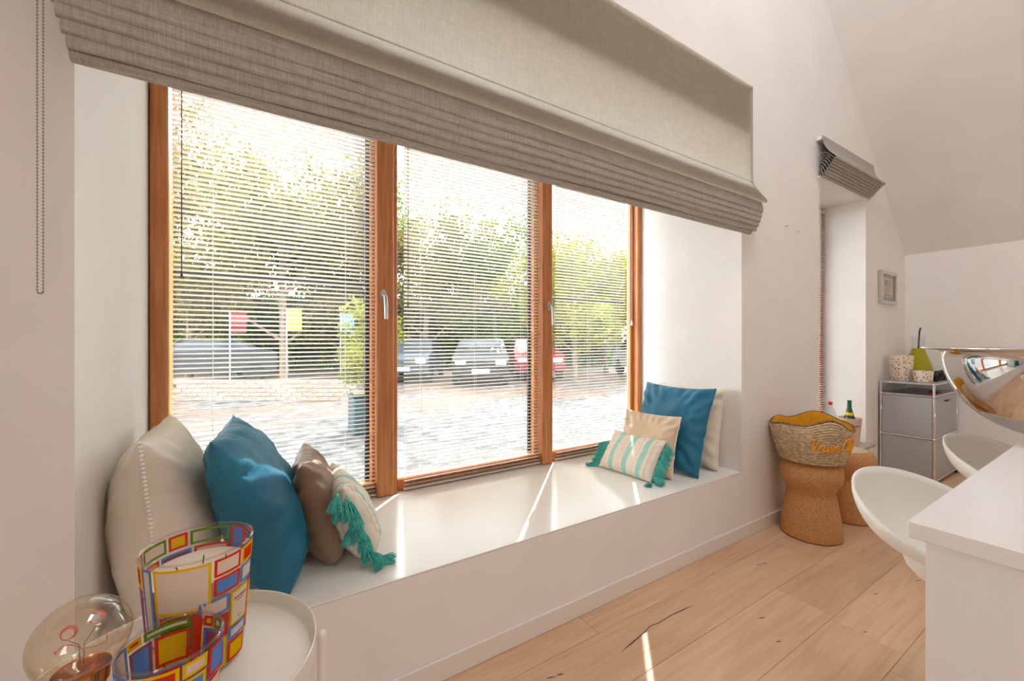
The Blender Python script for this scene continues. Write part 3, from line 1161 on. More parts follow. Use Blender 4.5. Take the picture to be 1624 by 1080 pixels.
    if text:
        a_mid, z0, z1, half = text
        mb = MB()
        for (aa, ab, za, zb, slot) in ((a_mid - half, a_mid + half, z0, z0 + .004, 0), (a_mid - half, a_mid + half, z1 - .004, z1, 0), (a_mid - half, a_mid - half + .05, z0, z1, 0), (a_mid + half - .05, a_mid + half, z0, z1, 0)):
            patch(aa, ab, za, zb, None, 0.0010, mb, slot)
        patch(a_mid - half + .05, a_mid + half - .05, z0 + .004, z1 - .004, None, 0.0009, mb, 1)
        lab = mb.build('brand_label', [PAL['yellow'], PAL['cream']], o)
        for body, size, zz in (('BAOBAB', 0.0085, z1 - 0.020), ('COLLECTION', 0.0032, z1 - 0.0255), ('MAX 24', 0.0030, z0 + 0.012)):
            me = text_mesh(body, size, 0.0001)
            me.materials.append(MATS['print_ink'] if 'print_ink' in MATS else principled('print_ink', lin(120, 70, 70), 0.6))
            for vtx in me.vertices:
                a = a_mid + vtx.co.x / R(zz)
                zq = zz + vtx.co.y
                r = R(zq) + 0.0016 + vtx.co.z
                vtx.co = (r * math.cos(a), r * math.sin(a), zq)
            place('lettering', me, lab)
    return o


a_cam1 = math.atan2(-1.095, 0.107)
vessel('candle_glass', (-0.107, 1.095), 0.080, 0.0985, 0.248, 'tall multicoloured glass with a thick cream candle, the farther of two', 5, 0.78,
       [], text=(a_cam1 + D(50), 0.34 * 0.248, 0.63 * 0.248, D(15)), front=a_cam1, layout=[
       (-84, -66, .80, .97, 'red', 'yellow'), (-84, -68, .35, .78, 'blue', 'red'), (-64, -48, .32, .97, 'cream', 'blue'),
       (-46, 12, .60, .97, 'cream', 'yellow'), (14, 46, .82, .97, 'cream', 'red'), (48, 74, .82, .97, 'red', 'yellow'),
       (14, 46, .66, .81, 'blue', 'red'), (48, 74, .66, .81, 'cream', 'blue'), (-42, -3, .30, .585, 'green', 'red'),
       (-1, 33, .50, .645, 'cream', 'blue'), (-1, 14, .31, .485, 'cream', 'yellow'), (16, 33, .29, .485, 'plum', 'red'),
       (34, 66, .22, .325, 'cream', 'blue'), (-66, -44, .10, .31, 'cream', 'yellow'), (-42, -6, .03, .285, 'yellow', 'red'),
       (-4, 32, .03, .275, 'blue', 'yellow'), (34, 66, .03, .205, 'yellow', 'red'), (68, 84, .20, .62, 'cream', 'red'),
       (90, 118, .84, .97, 'clear', 'red'), (90, 112, .66, .82, 'blue', 'green'), (120, 142, .62, .97, 'blue', 'red'),
       (114, 140, .40, .60, 'clear', 'red'), (144, 190, .84, .97, 'clear', 'green'), (144, 186, .64, .82, 'cream', 'red'),
       (188, 224, .66, .82, 'plum', 'blue'), (192, 214, .84, .97, 'yellow', 'red'), (216, 250, .84, .97, 'cream', 'green'),
       (226, 252, .62, .82, 'yellow', 'red'), (252, 274, .60, .97, 'clear', 'red'), (100, 150, .05, .38, 'green', 'yellow'),
       (152, 200, .05, .60, 'yellow', 'blue'), (202, 250, .05, .60, 'red', 'blue')])
vessel('candle_glass', (-0.127, 0.911), 0.060, 0.0745, 0.160, 'smaller empty-looking multicoloured glass nearest the bulb lamp', 9, 0.0, [], front=math.atan2(-0.911, 0.127), layout=[
       (-78, -48, .55, .96, 'clear', 'blue'), (-46, 8, .70, .96, 'red', 'yellow'), (10, 40, .80, .96, 'cream', 'yellow'), (42, 78, .62, .96, 'blue', 'red'),
       (-46, -10, .34, .68, 'plum', 'green'), (-8, 40, .42, .78, 'blue', 'yellow'), (10, 40, .05, .40, 'green', 'red'), (-70, -12, .05, .32, 'yellow', 'red'), (42, 80, .05, .60, 'cream', 'red'),
       (82, 104, .60, .96, 'cream', 'blue'), (106, 122, .84, .96, 'cream', 'green'), (106, 140, .40, .82, 'plum', 'blue'), (124, 140, .84, .96, 'yellow', 'red'),
       (142, 156, .50, .96, 'red', 'red'), (158, 200, .50, .84, 'yellow', 'red'), (158, 212, .86, .96, 'cream', 'green'), (202, 232, .46, .84, 'blue', 'plum'),
       (214, 234, .86, .96, 'red', 'yellow'), (234, 262, .58, .96, 'cream', 'blue'), (100, 160, .06, .38, 'blue', 'red'), (162, 230, .06, .48, 'red', 'blue'), (232, 276, .06, .56, 'yellow', 'green')])

# bulb lamp
LX, LY, LZ, LR = -0.246, 0.942, 0.841, 0.0625
lamp = thing('bulb_lamp', (LX, LY, TZ), 'small table lamp with a big bare amber globe bulb in a copper cup', 'lamp')
copper_m = principled('copper', lin(226, 166, 118), 0.18, 1.0)
amber_m = thin_glass('amber_glass', (0.975, 0.92, 0.80, 1), 1.0, 2.2)
prof = [(0.013, -0.079), (0.0135, -0.072), (0.018, -0.064), (0.030, -0.058)] + [(LR * math.sin(D(t)), -LR * math.cos(D(t))) for t in range(36, 181, 8)]
prof = [(max(r, 0.0001), z) for r, z in prof]
MB().lathe(prof, 48, (LX, LY, LZ)).build('glass_bulb', amber_m, lamp, smooth=True)
MB().lathe([(0.0, TZ - LZ + 0.001), (0.040, TZ - LZ + 0.001), (0.042, TZ - LZ + 0.012), (0.030, TZ - LZ + 0.02), (0.026, -0.105), (0.032, -0.075), (0.0345, -0.052), (0.0355, -0.050), (0.0355, -0.053), (0.034, -0.075), (0.014, -0.085), (0.0, -0.086)], 40, (LX, LY, LZ)).build('copper_cup', copper_m, lamp, smooth=True)
MB().lathe([(0.0, -0.08), (0.011, -0.08), (0.009, -0.05), (0.004, -0.03), (0.003, 0.0), (0.0, 0.002)], 14, (LX, LY, LZ)).build('glass_stem', clear_m, lamp, smooth=True)
fila_m = principled('filament', lin(226, 92, 58), 0.4)
fw = MB()
pts = []
for i in range(61):
    t = i / 60.0
    a = t * math.pi * 1.15 - 0.2
    pts.append((LX + 0.030 * math.cos(a + math.pi), LY + 0.012 * math.sin(2 * a), LZ - 0.012 + 0.022 * abs(math.sin(a * 1.0)) - 0.028 * (1 - abs(2 * t - 1))))
fw.tube(pts, 0.0009, 6)
for cx, cz in ((-0.016, 0.012), (0.018, 0.026)):
    for k in range(3):
        fw.tube([(LX + cx + (0.008 + .001 * k) * math.cos(a), LY + 0.004 * math.sin(a) + 0.002 * k, LZ + cz + (0.007 + .001 * k) * math.sin(a)) for a in [2 * math.pi * i / 16 for i in range(16)]], 0.0007, 5, closed=True)
fw.build('filament', fila_m, lamp, smooth=True)
sw_ = MB()
for s in (-1, 1):
    sw_.tube([(LX + 0.002 * s, LY, LZ - 0.045), (LX + 0.003 * s, LY, LZ - 0.01), (LX + 0.016 * s, LY + .002, LZ + 0.006 + 0.006 * s)], 0.0006, 5)
sw_.build('support_wire', wand_m, lamp)

# ---------------------------------------------------------------- cork stools
def cork_stool(loc, label):
    o = thing('cork_stool', loc, label, 'stool', 'cork shaped stools')
    pr = [(0.0, 0.002), (0.166, 0.002), (0.176, 0.010), (0.178, 0.022), (0.168, 0.12), (0.153, 0.22), (0.142, 0.285), (0.138, 0.305), (0.138, 0.314), (0.144, 0.326),
          (0.160, 0.352), (0.176, 0.385), (0.182, 0.42), (0.180, 0.455), (0.170, 0.487), (0.152, 0.506), (0.13, 0.512)]
    mb = MB().lathe(pr, 56)
    mb.build('body', cork_m, o, smooth=True, local=True)
    MB().lathe([(0.131, 0.5118), (0.124, 0.5135), (0.0, 0.5135)], 56).build('seat_disc', principled('pale_cork_top', lin(206, 186, 160), 0.8) if 'pale_cork_top' not in MATS else MATS['pale_cork_top'], o, local=True)
    return o


CS1, CS2 = (3.225, 1.285, 0), (3.775, 1.275, 0)
cork_stool(CS1, 'champagne cork shaped stool carrying the seagrass basket')
cork_stool(CS2, 'champagne cork shaped stool behind the one with the basket')

# seagrass basket
bk = thing('basket', (CS1[0], CS1[1], 0.515), 'round seagrass basket with yellow lining and orange script on a cork stool', 'basket')
straw_m = noisy('seagrass', lin(150, 122, 86), lin(240, 220, 184), 42, 0.9, 0.8, 0.008, (1, 1, 3), lo=0.3, hi=0.68)
lining_m = noisy('yellow_cloth', lin(214, 152, 4), lin(226, 166, 10), 20, 0.8)


def bkR(z):
    return 0.176 + 0.046 * min(1, z / 0.22) + 0.012 * math.sin(z * 9)


def bk_top(a):   # soft wavy rim
    return 0.255 + 0.022 * math.sin(2 * a + 0.6) + 0.014 * math.sin(3 * a + 2.0) + 0.012 * math.sin(5 * a)


def bk_pt(a, u, off=0.0, dr=1.0):
    z = 0.004 + u * (bk_top(a) - 0.004)
    r = (bkR(z) + off) * (1 + 0.05 * u * math.sin(2 * a + 2.2))
    return (CS1[0] + r * math.cos(a), CS1[1] + r * math.sin(a), 0.515 + z)


NA = 72
coil_me = None
body = MB()
for k in range(17):            # stacked braided coils
    u = (k + 0.5) / 17
    body.tube([bk_pt(2 * math.pi * i / NA, u, 0.002 * math.sin(i * 2.6 + k * 1.9)) for i in range(NA)], 0.0088, 7, closed=True)
body.lathe([(0.0, 0.002), (0.174, 0.002), (0.178, 0.008)], 48, (CS1[0], CS1[1], 0.515))
body.build('woven_body', straw_m, bk, smooth=True)
lin_ = MB()
vs, fs = [], []
for i in range(NA):
    a = 2 * math.pi * i / NA
    for u in (0.03, 0.4, 0.75, 1.0, 1.03):
        vs.append(bk_pt(a, u, -0.0135 + (0.004 if u > 1 else 0)))
for i in range(NA):
    j = (i + 1) % NA
    for q in range(4):
        fs.append((i * 5 + q, i * 5 + q + 1, j * 5 + q + 1, j * 5 + q))
lin_.add(vs, fs)
lin_.build('lining', lining_m, bk, smooth=True)
MB().tube([bk_pt(2 * math.pi * i / NA, 1.02, 0.0) for i in range(NA)], 0.008, 7, closed=True).build('rim_braid', noisy('rim_straw', lin(96, 66, 44), lin(160, 124, 84), 60, 0.9, 0.4), bk, smooth=True)

# embroidered script "Veuve Clicquot" wrapped round the basket: hand-drawn strokes, unit = x-height
SCRIPT = {
    'V': ([[(0, 1.7), (.15, 1.95), (.35, 1.85), (.45, 1.2), (.55, 0), (.85, .9), (1.0, 1.7), (1.15, 1.95), (1.3, 1.8)]], 1.15),
    'e': ([[(0, .35), (.35, .5), (.55, .8), (.4, 1.0), (.15, .8), (.12, .3), (.35, 0), (.6, .1), (.8, .35)]], .75),
    'u': ([[(0, .35), (.1, .95), (.12, .3), (.3, 0), (.55, .3), (.62, .95), (.64, .25), (.78, .02), (.95, .35)]], .9),
    'v': ([[(0, .5), (.15, .95), (.3, .4), (.38, 0), (.6, .5), (.62, .95), (.75, .8), (.95, .85)]], .85),
    'C': ([[(1.15, 1.55), (1.0, 1.95), (.6, 1.9), (.2, 1.4), (.1, .7), (.3, .1), (.75, 0), (1.15, .35)], [(1.1, 1.5), (.85, 1.3), (.95, 1.7)]], 1.2),
    'l': ([[(0, .3), (.3, 1.0), (.42, 1.8), (.28, 2.0), (.15, 1.5), (.15, .4), (.3, 0), (.55, .35)]], .5),
    'i': ([[(0, .35), (.12, .95), (.12, .25), (.28, 0), (.5, .35)], [(.14, 1.3), (.17, 1.38)]], .48),
    'c': ([[(.55, .8), (.35, 1.0), (.1, .7), (.12, .2), (.4, 0), (.75, .35)]], .7),
    'q': ([[(.55, .85), (.3, 1.0), (.08, .6), (.2, .05), (.5, .3), (.6, .95), (.6, -.7), (.75, -.8), (.85, .3)]], .8),
    'o': ([[(.4, 1.0), (.1, .7), (.12, .15), (.4, 0), (.62, .4), (.5, .95), (.55, .75), (.9, .75)]], .8),
    't': ([[(0, .4), (.25, 1.7), (.2, .3), (.35, 0), (.6, .3)], [(.02, 1.15), (.5, 1.2)]], .55),
    ' ': ([], .5)}
XH = 0.041
ang_c = math.atan2(-CS1[1], -CS1[0])          # side of the basket that looks back into the room
word = 'Veuve Clicquot'
cx = 0.0
strokes = []
for chx in word:
    st, adv = SCRIPT[chx]
    for s in st:
        strokes.append([(cx + x + 0.18 * y, y) for x, y in s])
    cx += adv
a_start = ang_c - 0.05
let = MB()
for s in strokes:
    # smooth the hand-drawn stroke
    sm = []
    for i in range(len(s) - 1):
        p0 = s[max(i - 1, 0)]; p1 = s[i]; p2 = s[i + 1]; p3 = s[min(i + 2, len(s) - 1)]
        for t in (0, .25, .5, .75):
            sm.append(tuple(0.5 * (2 * p1[k] + (p2[k] - p0[k]) * t + (2 * p0[k] - 5 * p1[k] + 4 * p2[k] - p3[k]) * t * t + (3 * p1[k] - p0[k] - 3 * p2[k] + p3[k]) * t ** 3) for k in (0, 1)))
    sm.append(s[-1])
    pts = []
    for x, y in sm:
        a = a_start + x * XH / 0.235
        u = (0.098 + y * XH + 0.0035 * x * 0.4) / bk_top(a)
        pts.append(bk_pt(a, u, 0.0115))
    let.tube(pts, 0.0038, 6)
let.build('script_lettering', principled('orange_yarn', lin(255, 178, 40), 0.7), bk, smooth=True)

# ---------------------------------------------------------------- bucket and bottles on the far sill
SB = (4.64, 1.535, N2Z0)
bu = thing('ice_bucket', SB, 'pale pink champagne bucket with faint lettering on the far window sill', 'bucket')
pink_m = principled('pink_frosted_plastic', lin(236, 204, 188), 0.45)
MB().lathe([(0, 0.002), (0.062, 0.002), (0.066, 0.008), (0.088, 0.250), (0.091, 0.255), (0.089, 0.258), (0.084, 0.253), (0.062, 0.012), (0, 0.012)], 40, SB).build('body', pink_m, bu, smooth=True)
me = text_mesh('champagne', 0.034, 0.0005)
me.materials.append(principled('plum_ink', lin(150, 92, 110), 0.6))
am = math.atan2(-SB[1], -SB[0]) + 0.10
for vtx in me.vertices:
    zz = 0.185 + vtx.co.y
    r = 0.0675 + (zz - 0.008) * 0.0915 + 0.0012 + vtx.co.z
    a = am + vtx.co.x / 0.083
    vtx.co = (r * math.cos(a), r * math.sin(a), zz)
place('lettering', me, bu)
bt = thing('champagne_bottle', (SB[0] - 0.01, SB[1], N2Z0 + 0.075), 'green bottle with gold foil neck label standing in the pink bucket', 'bottle')
green_m = principled('green_bottle_glass', lin(24, 92, 44), 0.08)
bx, by, bz = SB[0] - 0.01, SB[1], N2Z0 + 0.075
MB().lathe([(0, 0), (0.043, 0), (0.045, 0.006), (0.045, 0.15), (0.040, 0.19), (0.026, 0.235), (0.018, 0.275), (0.0155, 0.33), (0.0175, 0.332), (0.0175, 0.342), (0.0145, 0.345), (0, 0.345)], 28, (bx, by, bz)).build('glass', green_m, bt, smooth=True)
MB().lathe([(0.0365, 0.208), (0.0298, 0.229), (0.0285, 0.234)], 28, (bx, by, bz)).build('neck_label', principled('gold_foil', lin(226, 196, 70), 0.35), bt, smooth=True)
pb = thing('water_bottle', (4.40, 1.60, N2Z0), 'clear plastic bottle with red cap behind the seagrass basket', 'bottle')
MB().lathe([(0, 0.001), (0.043, 0.001), (0.047, 0.01), (0.047, 0.27), (0.042, 0.315), (0.024, 0.362), (0.0135, 0.385), (0.0135, 0.40)], 24, (4.40, 1.60, N2Z0)).build('body', thin_glass('pet_plastic', (0.90, 0.92, 0.93, 1), 1.0, 1.5), pb, smooth=True)
MB().lathe([(0.016, 0.388), (0.016, 0.412), (0.013, 0.415), (0, 0.415)], 20, (4.40, 1.60, N2Z0)).build('cap', principled('red_cap', lin(206, 36, 44), 0.4), pb, smooth=True)

# ---------------------------------------------------------------- modular cabinet in the corner
CX0, CX1, CY0, CY1 = 5.215, 5.97, 1.105, 1.478
cb = thing('modular_cabinet', ((CX0 + CX1) / 2, (CY0 + CY1) / 2, 0), 'silver panelled two-drawer cabinet with chrome tube frame in the corner', 'cabinet')
ZL = [0.040, 0.425, 0.815, 0.925]
tr_ = 0.0095
for x in (CX0, CX1):
    for y in (CY0, CY1):
        for a, b in zip(ZL[:-1], ZL[1:]):
            MB().tube([(x, y, a), (x, y, b)], tr_, 12).build('frame_tube', chrome_m, cb, smooth=True)
        MB().tube([(x, y, 0.001), (x, y, 0.008), (x, y, 0.0085), (x, y, 0.04)], [0.018, 0.018, 0.008, 0.008], 14).build('foot', black_m, cb, smooth=True)
for z in ZL:
    for x in (CX0, CX1):
        MB().tube([(x, CY0, z), (x, CY1, z)], tr_, 12).build('frame_tube', chrome_m, cb, smooth=True)
        for y in (CY0, CY1):
            MB().sphere((x, y, z), 0.0125, 14, 10).build('ball_joint', chrome_m, cb, smooth=True)
    for y in (CY0, CY1):
        MB().tube([(CX0, y, z), (CX1, y, z)], tr_, 12).build('frame_tube', chrome_m, cb, smooth=True)
i_ = 0.006
for a, b in zip(ZL[:2], ZL[1:3]):
    MB().rbox(CX0 - 0.004, CY0 + 0.011, a + 0.011, CX0 + 0.004, CY1 - 0.011, b - 0.011, 0.001).build('side_panel', panel_m, cb)
    MB().rbox(CX1 - 0.004, CY0 + 0.011, a + 0.011, CX1 + 0.004, CY1 - 0.011, b - 0.011, 0.001).build('side_panel', panel_m, cb)
    MB().rbox(CX0 + 0.011, CY1 - 0.004, a + 0.011, CX1 - 0.011, CY1 + 0.004, b - 0.011, 0.001).build('back_panel', panel_m, cb)
    dr = MB().rbox(CX0 + 0.0115, CY0 - 0.005, a + 0.0115, CX1 - 0.0115, CY0 + 0.008, b - 0.0115, 0.002).build('drawer_front', panel_m, cb)
    hx, hz = (CX0 + CX1) / 2 - 0.03, b - 0.055
    hd = MB()
    for s in (-1, 1):
        hd.tube([(hx + s * 0.045, CY0 - 0.004, hz), (hx + s * 0.045, CY0 - 0.026, hz)], 0.005, 10)
    hd.tube([(hx - 0.055, CY0 - 0.026, hz), (hx + 0.055, CY0 - 0.026, hz)], 0.006, 10)
    hd.build('handle', MATS.get('dark_chrome') or principled('dark_chrome', lin(84, 84, 88), 0.25, 0.9), dr, smooth=True)
for z in (ZL[0], ZL[1], ZL[2]):
    MB().rbox(CX0 + 0.010, CY0 + 0.010, z - 0.001, CX1 - 0.010, CY1 - 0.010, z + 0.004, 0.001).build('shelf_panel', panel_m, cb)
MB().rbox(CX0 + 0.006, CY0 + 0.006, ZL[3] + 0.002, CX1 - 0.006, CY1 - 0.006, ZL[3] + 0.0105, 0.002).build('top_panel', panel_m, cb)
CT = ZL[3] + 0.011

# things on the cabinet
ca = thing('carafe', (5.80, 1.345, CT), 'pear shaped glass carafe of lime green liquid with a dark straw', 'carafe')
cc = (5.80, 1.345, CT)
CSC = 1.2
gp = [(0, 0.002), (0.075, 0.002), (0.090, 0.012), (0.096, 0.05), (0.092, 0.10), (0.070, 0.175), (0.048, 0.235), (0.040, 0.29), (0.039, 0.365), (0.041, 0.366), (0.0365, 0.29), (0.045, 0.233), (0.066, 0.175), (0.088, 0.10), (0.092, 0.05), (0.086, 0.014), (0, 0.006)]
MB().lathe([(r * CSC, z * CSC) for r, z in gp], 36, cc).build('glass', clear_m, ca, smooth=True)
lp = [(0, 0.008), (0.085, 0.016), (0.0912, 0.05), (0.0872, 0.10), (0.0652, 0.175), (0.0442, 0.233), (0.040, 0.26), (0, 0.26)]
MB().lathe([(r * CSC, z * CSC) for r, z in lp], 36, cc).build('liquid', translucent('lime_liquid', lin(214, 206, 24), lin(222, 214, 34), 0.5), ca, smooth=True)
MB().tube([(5.78, 1.355, CT + 0.05), (5.795, 1.34, CT + 0.35), (5.80, 1.335, CT + 0.49), (5.815, 1.33, CT + 0.525)], 0.007, 8).build('straw', principled('dark_straw', lin(24, 60, 50), 0.5), ca, smooth=True)

gilt_m = principled('gilt_print', lin(230, 220, 204), 0.35)
def _gilt():
    m_ = gilt_m
    v = coords(m_)
    vo = nd(m_, 'ShaderNodeTexVoronoi')
    vo.inputs['Scale'].default_value = 46
    lk(m_, v, vo.inputs['Vector'])
    c = ramp(m_, vo.outputs['Distance'], [(0.18, lin(176, 120, 50)), (0.30, lin(214, 170, 96)), (0.42, lin(238, 230, 216))])
    lk(m_, c, bsdf(m_).inputs['Base Color'])
_gilt()


def gilt_candle(c, rb, rt, h, label):
    o = thing('decor_candle', c, label, 'candle', 'gold patterned candles on the cabinet')
    MB().lathe([(0, 0.001), (rb - 0.004, 0.001), (rb, 0.006), (rt, h), (rt - 0.004, h), (rb - 0.004, 0.012), (0, 0.012)], 36, c).build('glass', gilt_m, o, smooth=True)
    MB().lathe([(0, 0.012), (rb - 0.005, 0.014), (rb + (rt - rb) * .8 - 0.005, h * .8), (0, h * .8)], 30, c).build('wax', wax_m, o, smooth=True)
    return o


gilt_candle((5.40, 1.375, CT), 0.078, 0.092, 0.245, 'tall cream candle glass with gold pattern on the cabinet')
gilt_candle((5.345, 1.205, CT), 0.064, 0.072, 0.105, 'low cream candle glass with gold pattern in front of the tall one')
for i, chx in enumerate('LOVE'):
    me = text_mesh(chx, 0.140, 0.020)
    me.materials.append(black_m)
    lo = place('block_letter', me, None, (5.53 + 0.098 * i, 1.165, CT + 0.001))
    lo.rotation_euler = (math.pi / 2, 0, 0)
    names = {'L': 'first', 'O': 'second', 'V': 'third', 'E': 'fourth'}
    tag(lo, 'black block letter %s, %s of the word on the cabinet' % (chx, names[chx]), 'letter', 'block letters on the cabinet')
rb_ = thing('remote_control', (5.52, 1.17, ZL[2] + 0.005), 'small black object with a red corner in the open cabinet shelf', 'box')
MB().rbox(5.47, 1.14, ZL[2] + 0.005, 5.60, 1.20, ZL[2] + 0.030, 0.006).build('body', black_m, rb_)
MB().rbox(5.44, 1.150, ZL[2] + 0.005, 5.468, 1.195, ZL[2] + 0.026, 0.006).build('corner', MATS['red_cap'], rb_)

# ---------------------------------------------------------------- framed print
pf = thing('picture_frame', (5.45, W, 1.70), 'small silver framed print of a flag on the wall beside the far niche', 'picture')
fx0, fx1, fz0, fz1 = 5.215, 5.66, 1.70, 2.03
silver_m = principled('silver_frame', lin(206, 202, 196), 0.2, 0.7)
for a in ((fx0, 1.468, fz0, fx0 + 0.035, 1.499, fz1), (fx1 - 0.035, 1.468, fz0, fx1, 1.499, fz1), (fx0 + 0.035, 1.468, fz1 - 0.035, fx1 - 0.035, 1.499, fz1), (fx0 + 0.035, 1.468, fz0, fx1 - 0.035, 1.499, fz0 + 0.035)):
    MB().rbox(*a, 0.006).build('frame_bar', silver_m, pf)
MB().box(fx0 + 0.035, 1.489, fz0 + 0.035, fx1 - 0.035, 1.497, fz1 - 0.035).build('mount', principled('grey_green_mount', lin(128, 130, 118), 0.8), pf)
px0, px1, pz0, pz1 = fx0 + 0.085, fx1 - 0.085, fz0 + 0.070, fz1 - 0.065
pp = MB().box(px0, 1.486, pz0, px1, 1.489, pz1).build('print', principled('print_paper', lin(220, 206, 194), 0.8), pf)
red_ink, grey_ink = principled('faded_red_ink', lin(198, 120, 104), 0.8), principled('grey_ink', lin(126, 112, 102), 0.8)
wx = px1 - px0
zt = pz1 - 0.02
for i in range(7):
    z1 = zt - i * 0.0185
    xa = px0 + wx * (0.5 if i < 4 else 0.18)
    MB().box(xa, 1.4848, z1 - 0.010, px0 + wx * 0.84, 1.4862, z1).build('stripe', red_ink, pp)
MB().box(px0 + wx * 0.18, 1.4846, zt - 0.064, px0 + wx * 0.47, 1.4862, zt).build('canton', grey_ink, pp)
for xa, xb, zh in ((.18, .30, .040), (.33, .44, .022), (.47, .60, .030), (.63, .70, .014), (.73, .84, .018)):
    MB().box(px0 + wx * xa, 1.4848, pz0 + 0.012, px0 + wx * xb, 1.4862, pz0 + 0.012 + zh).build('skyline_block', grey_ink, pp)
MB().box(fx0 + 0.033, 1.480, fz0 + 0.033, fx1 - 0.033, 1.482, fz1 - 0.033).build('pane', pane_m, pf)

# two screws left in the wall
for (sx_, sz_, lb) in ((3.345, 2.18, 'left of two small screws in the bare wall'), (3.52, 2.165, 'right of two small screws in the bare wall')):
    o = thing('wall_screw', (sx_, W, sz_), lb, 'screw', 'screws left in the wall')
    MB().tube([(sx_, W, sz_), (sx_, W - 0.018, sz_ + 0.003)], 0.0025, 6).build('shank', steel_m, o)
    MB().tube([(sx_, W - 0.018, sz_ + 0.003), (sx_, W - 0.021, sz_ + 0.003)], 0.005, 8).build('head', steel_m, o)

# ---------------------------------------------------------------- kitchen island
IX0, IY1, IZ = 1.318, 0.325, 0.90
isl = thing('kitchen_island', (2.3, -0.15, 0), 'white kitchen island with solid end panel', 'kitchen island')
MB().rbox(IX0 + 0.025, -0.72, 0.0, IX0 + 0.065, IY1 - 0.026, IZ - 0.0405, 0.0015).build('end_panel', island_m, isl)
MB().box(IX0 + 0.066, -0.70, 0.08, 3.36, IY1 - 0.32, IZ - 0.0405).build('carcass', island_m, isl)
MB().box(IX0 + 0.10, -0.65, 0.0, 3.33, IY1 - 0.36, 0.079).build('plinth', island_m, isl)
tp = MB().rbox(IX0, -0.75, IZ - 0.040, 3.42, IY1, IZ, 0.0025).build('worktop', island_m, isl)


# pop-up socket cap in the worktop
sk = thing('socket_cap', (2.045, 0.19, IZ), 'round chrome socket cap set into the white worktop', 'socket')
MB().lathe([(0, 0.003), (0.022, 0.003), (0.024, 0.0015), (0.030, 0.0015), (0.034, 0.004), (0.037, 0.003), (0.038, 0.0002)], 32, (2.045, 0.19, IZ)).build('ring', chrome_m, sk, smooth=True)
MB().lathe([(0, 0.0045), (0.020, 0.0045), (0.0215, 0.003)], 32, (2.045, 0.19, IZ)).build('lid', black_m, sk, smooth=True)

# large chrome bowl with flat brim
BC = (2.90, 0.248, IZ)
bowl = thing('chrome_bowl', BC, 'big mirror polished bowl with flat brim on the island', 'bowl')
pr = [(0.0, 0.002), (0.05, 0.002), (0.07, 0.004)]
Rb_, Hb = 0.338, 0.375
for t in range(10, 91, 5):
    a = D(t)
    pr.append((Rb_ * math.sin(a), 0.004 + Hb * (1 - math.cos(a))))
inner = [(r - 0.004, z + 0.003) for r, z in pr[::-1] if r > 0.06]
brim = [(0.348, 0.3835), (0.398, 0.389), (0.405, 0.393), (0.406, 0.397), (0.402, 0.3995), (0.348, 0.397), (0.335, 0.392)]
MB().lathe(pr + brim + inner + [(0, 0.0055)], 96, BC).build('bowl_body', chrome_m, bowl, smooth='all')


# ---------------------------------------------------------------- shell bar stools
def stool(loc, rotz, label):
    o = thing('bar_stool', loc, label, 'stool', 'white shell stools along the island', rotz)
    nA, nR = 56, 14

    def pt(a, u, side):
        # a = pi/2 is the back; u from centre to rim
        back = 0.5 + 0.5 * math.sin(a)
        Rr = 0.198 + 0.012 * back
        rim = 0.030 + 0.19 * back ** 1.1
        r = Rr * (math.sin(u * math.pi / 2) ** 0.9)
        z = rim * (1 - math.cos(u * math.pi / 2)) ** 1.05
        lean = 0.02 * back * u ** 3
        x = r * math.cos(a) * 1.02
        y = (r + lean) * math.sin(a)
        off = -0.011 * side * (1.0 if u < .97 else 0.8)
        nx = math.sin(u * math.pi / 2) * math.cos(a)
        ny = math.sin(u * math.pi / 2) * math.sin(a)
        nz = -math.cos(u * math.pi / 2)
        return (x - off * nx, y - off * ny, 0.625 + z - off * nz)
    mb = MB()
    vs, fs = [], []
    us = [i / nR for i in range(nR + 1)]
    ring = [(u, 0) for u in us] + [(u, 1) for u in us[::-1]]
    k = len(ring)
    for i in range(nA):
        a = 2 * math.pi * i / nA
        for u, s in ring:
            vs.append(pt(a, max(u, 0.001), s))
    for i in range(nA):
        j = (i + 1) % nA
        for q in range(k - 1):
            fs.append((i * k + q, i * k + q + 1, j * k + q + 1, j * k + q))
    mb.add(vs, fs)
    mb.build('seat_shell', white_m, o, smooth='all', local=True)
    MB().lathe([(0, 0.545), (0.06, 0.545), (0.085, 0.575), (0.098, 0.618), (0.06, 0.622), (0, 0.622)], 28).build('seat_mount', white_m, o, smooth=True, local=True)
    MB().lathe([(0.021, 0.03), (0.021, 0.545), (0.0, 0.545)], 20).build('column', chrome_m, o, smooth=True, local=True)
    MB().lathe([(0, 0.001), (0.19, 0.001), (0.195, 0.008), (0.12, 0.018), (0.03, 0.034), (0.021, 0.05)], 40).build('base', chrome_m, o, smooth=True, local=True)
    ft = MB()
    ft.tube([(0.15 * math.cos(D(a)), 0.15 * math.sin(D(a)) - 0.06, 0.28) for a in range(200, 341, 10)], 0.009, 8)
    ft.build('footrest', chrome_m, o, smooth=True, local=True)
    return o


stool((1.90, 0.385, 0), D(-30), 'white shell bar stool nearest the camera at the island')
stool((3.0, 0.37, 0), D(-28), 'white shell bar stool half hidden beyond the island worktop edge')

